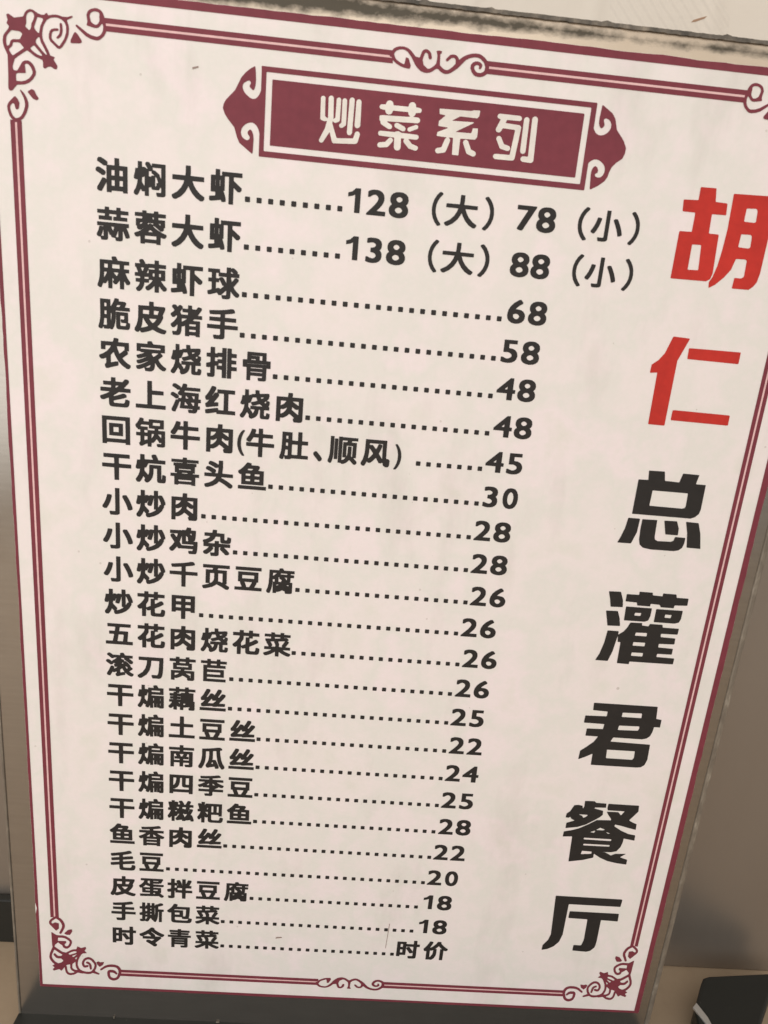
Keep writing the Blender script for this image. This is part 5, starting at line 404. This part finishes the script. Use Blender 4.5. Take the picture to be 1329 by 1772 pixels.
# the top rim is crusted with grime: a ragged strip
bm = bmesh.new()
x = PX0-.3; prev = None
while x < PX1+.2:
    lo = PY1-.95+random.uniform(-.14, .08); hi = PY1-.1+random.uniform(-.06, .06)
    if random.random() < .02: hi += random.uniform(.2, .5)
    ring = [bm.verts.new(P(x, lo, .55)), bm.verts.new(P(x, hi, .45)), bm.verts.new(P(x, hi, -2.9)), bm.verts.new(P(x, lo, -2.9))]
    if prev:
        for i in range(4): bm.faces.new((prev[i], ring[i], ring[(i+1) % 4], prev[(i+1) % 4]))
    else: bm.faces.new(ring)
    prev = ring; x += random.uniform(.5, 1.4)
bm.faces.new(prev[::-1]); bmesh.ops.recalc_face_normals(bm, faces=bm.faces[:]); child('top_rim', bm, m_rimtop, stand)
bm = bmesh.new(); box(bm, -7.3, 216, COUNTER_Y, -13.4, -9, 52, .7, 3); child('base', bm, m_plastic, stand)
for x0, y0, dx, dy in ((25.5, -12.9, .5, -1.9), (61, -13.2, 2.5, -.1)):
    bm = bmesh.new(); box(bm, x0, x0+abs(dx)*.4+.15, y0+dy*.2-.2, y0+.15, .1, .45, .05)
    child('glue_flake', bm, m_rim, stand)

# ------------------------------------------------------------------ printed menu sheet on the plate
def ragged(x0, y0, x1, y1, amp, step=2.2):
    pts = []
    for (ax, ay), (bx, by) in (((x0, y0), (x1, y0)), ((x1, y0), (x1, y1)), ((x1, y1), (x0, y1)), ((x0, y1), (x0, y0))):
        L = math.hypot(bx-ax, by-ay); k = int(L/step); nx, ny = -(by-ay)/L, (bx-ax)/L; w = 0
        for i in range(k):
            w = w*.7+random.uniform(-amp, amp)*.6; t = i/k
            pts.append((ax+(bx-ax)*t+nx*w, ay+(by-ay)*t+ny*w))
    return pts
edge = ragged(1.0, -.45, 210.45, 294.5, .16)
bm = bmesh.new(); top = [bm.verts.new(P(x, y, .32)) for x, y in edge]; bot = [bm.verts.new(P(x, y, .05)) for x, y in edge]
bm.faces.new(top); bm.faces.new(bot[::-1])
for i in range(len(top)): bm.faces.new((top[i], bot[i], bot[(i+1) % len(top)], top[(i+1) % len(top)]))
bmesh.ops.recalc_face_normals(bm, faces=bm.faces[:]); bmesh.ops.triangulate(bm, faces=[f for f in bm.faces if len(f.verts) > 4])
sheet = mesh_obj('menu_sheet', bm, m_paper)
tag(sheet, 'printed menu sheet of dishes and prices with maroon scroll border, fixed to the sign stand', 'menu')
def part(name, bm, m, par=None): return mesh_obj(name, bm, m, par or sheet)

bm = bmesh.new()
chips = {}
out = []
for x, y in edge:
    dx = .06 if x < 105 else -.06; dy = .06 if y < 147 else -.06
    if x < 3 and (31.5 < y < 33.5 or 37 < y < 38.5): dx = random.uniform(.25, .6)
    out.append((x+dx, y+dy))
flat(bm, [out, rect(1.9, .62, 208.6, 292.72)], INK); part('sheet_edging', bm, m_maroon)

def hline(bm, x0, x1, y, w): flat(bm, [rect(x0, y-w/2, x1, y+w/2)], INK)
def vline(bm, x, y0, y1, w): flat(bm, [rect(x-w/2, y0, x+w/2, y1)], INK)
yt, yb, xl, xr = 287.85, 7.05, 7.0, 203.05
segs_h = ((28.1, 95.6), (117.9, 181.9)); segs_v = ((29.2, 265.9),)
bm = bmesh.new(); bp = bmesh.new()
for y in (yt, yb):
    for a, b in segs_h:
        for s in (-1, 1): hline(bm, a, b, y+s*.80, 1.1)
        hline(bp, a, b, y, .48)
for x in (xl, xr):
    for a, b in segs_v:
        for s in (-1, 1): vline(bm, x+s*.80, a, b, 1.1)
        vline(bp, x, a, b, .48)
line = part('border_line', bm, m_maroon); part('line_infill', bp, m_pink, line)
cx = 105.0
for key, mir in (('tl', False), ('tl', True), ('bl', False), ('bl', True)):
    bm = bmesh.new(); flat(bm, TR[key], INK+.02, (lambda x, y: (2*cx-x, y)) if mir else (lambda x, y: (x, y))); part('corner_ornament', bm, m_maroon)
bm = bmesh.new(); flat(bm, TR['mid'], INK+.02); part('scroll_ornament', bm, m_maroon)
bm = bmesh.new(); flat(bm, TR['mid'], INK+.02, lambda x, y: (x, yt+yb-y)); part('scroll_ornament', bm, m_maroon)

bm = bmesh.new(); flat(bm, TR['banner'], INK); banner = part('title_banner', bm, m_maroon)
for k in range(4):
    bm = bmesh.new(); flat(bm, TR['h%d' % k], INK+.05); part('title_lettering', bm, m_white, banner)
for k in range(7):
    bm = bmesh.new(); flat(bm, TR['c%d' % k], INK)
    o = part('name_character', bm, m_red if k < 2 else m_black)
    tag(o, 'large %s printed character' % ('red' if k < 2 else 'black'))

for r, (name, mid, d0, d1, nd, price, right) in enumerate(ROWS):
    bm = bmesh.new()
    if r == 6:
        for i, ch in enumerate('回锅牛肉'): glyph_cell(bm, 'b'+ch, 25.45+9.2*i, mid)
        for ch, a, b in ROW7: glyph_fit(bm, ('r' if ch in '()' else 'b')+ch, a, b, mid-(.3 if ch != '(' else 0), 8.0 if ch not in '()' else 7.4, .381 if ch not in '()' else .33)
    else:
        for i, ch in enumerate(name): glyph_cell(bm, 'b'+ch, 25.45+9.2*i, mid)
    dish = part('dish_name', bm, m_black)
    bm = bmesh.new(); dy = mid-2.35
    for i in range(nd):
        x = d0+(d1-d0)*i/(nd-1); s = .63
        flat(bm, [[(x-s, dy-s*.8), (x-s*.8, dy-s), (x+s*.8, dy-s), (x+s, dy-s*.8), (x+s, dy+s*.8), (x+s*.8, dy+s), (x-s*.8, dy+s), (x-s, dy+s*.8)]], INK)
    part('dot_leader', bm, m_black, dish)
    bm = bmesh.new()
    if price == '时价':
        glyph_fit(bm, 'b时', 121.4, 129.2, mid); glyph_fit(bm, 'b价', 130.6, 138.9, mid)
    else:
        for i, ch in enumerate(price): digit(bm, ch, right-2.6-5.6*(len(price)-1-i), mid-2.95)
        for row, ch, a, b in EXTRA:
            if row == r:
                if ch in '78': digit(bm, ch, (a+b)/2, mid-2.95)
                elif ch in '（）': glyph_fit(bm, 'r'+ch, a, b, mid-.1, 8.0, .381)
                else: glyph_fit(bm, 'r'+ch, a, b, mid-.1, 7.8)
    part('price', bm, m_black, dish)
# a fine scratch and two stray marks on the print
m_scratch = mat('scratch_mark', srgb(150, 128, 118), .6)
for nm, pts in (('scratch', [(117.9, 33.6), (118.1, 33.6), (117.6, 23.2), (117.45, 23.2)]), ('ink_mark', [(80.0, 25.0), (82.2, 25.4), (82.0, 25.8), (80.3, 25.6)]), ('ink_mark', [(48.6, 280.7), (50.0, 281.2), (50, 281.5), (48.6, 281.1)])):
    bm = bmesh.new(); flat(bm, [pts], INK+.06); part(nm, bm, m_scratch)
bpy.context.view_layer.update()
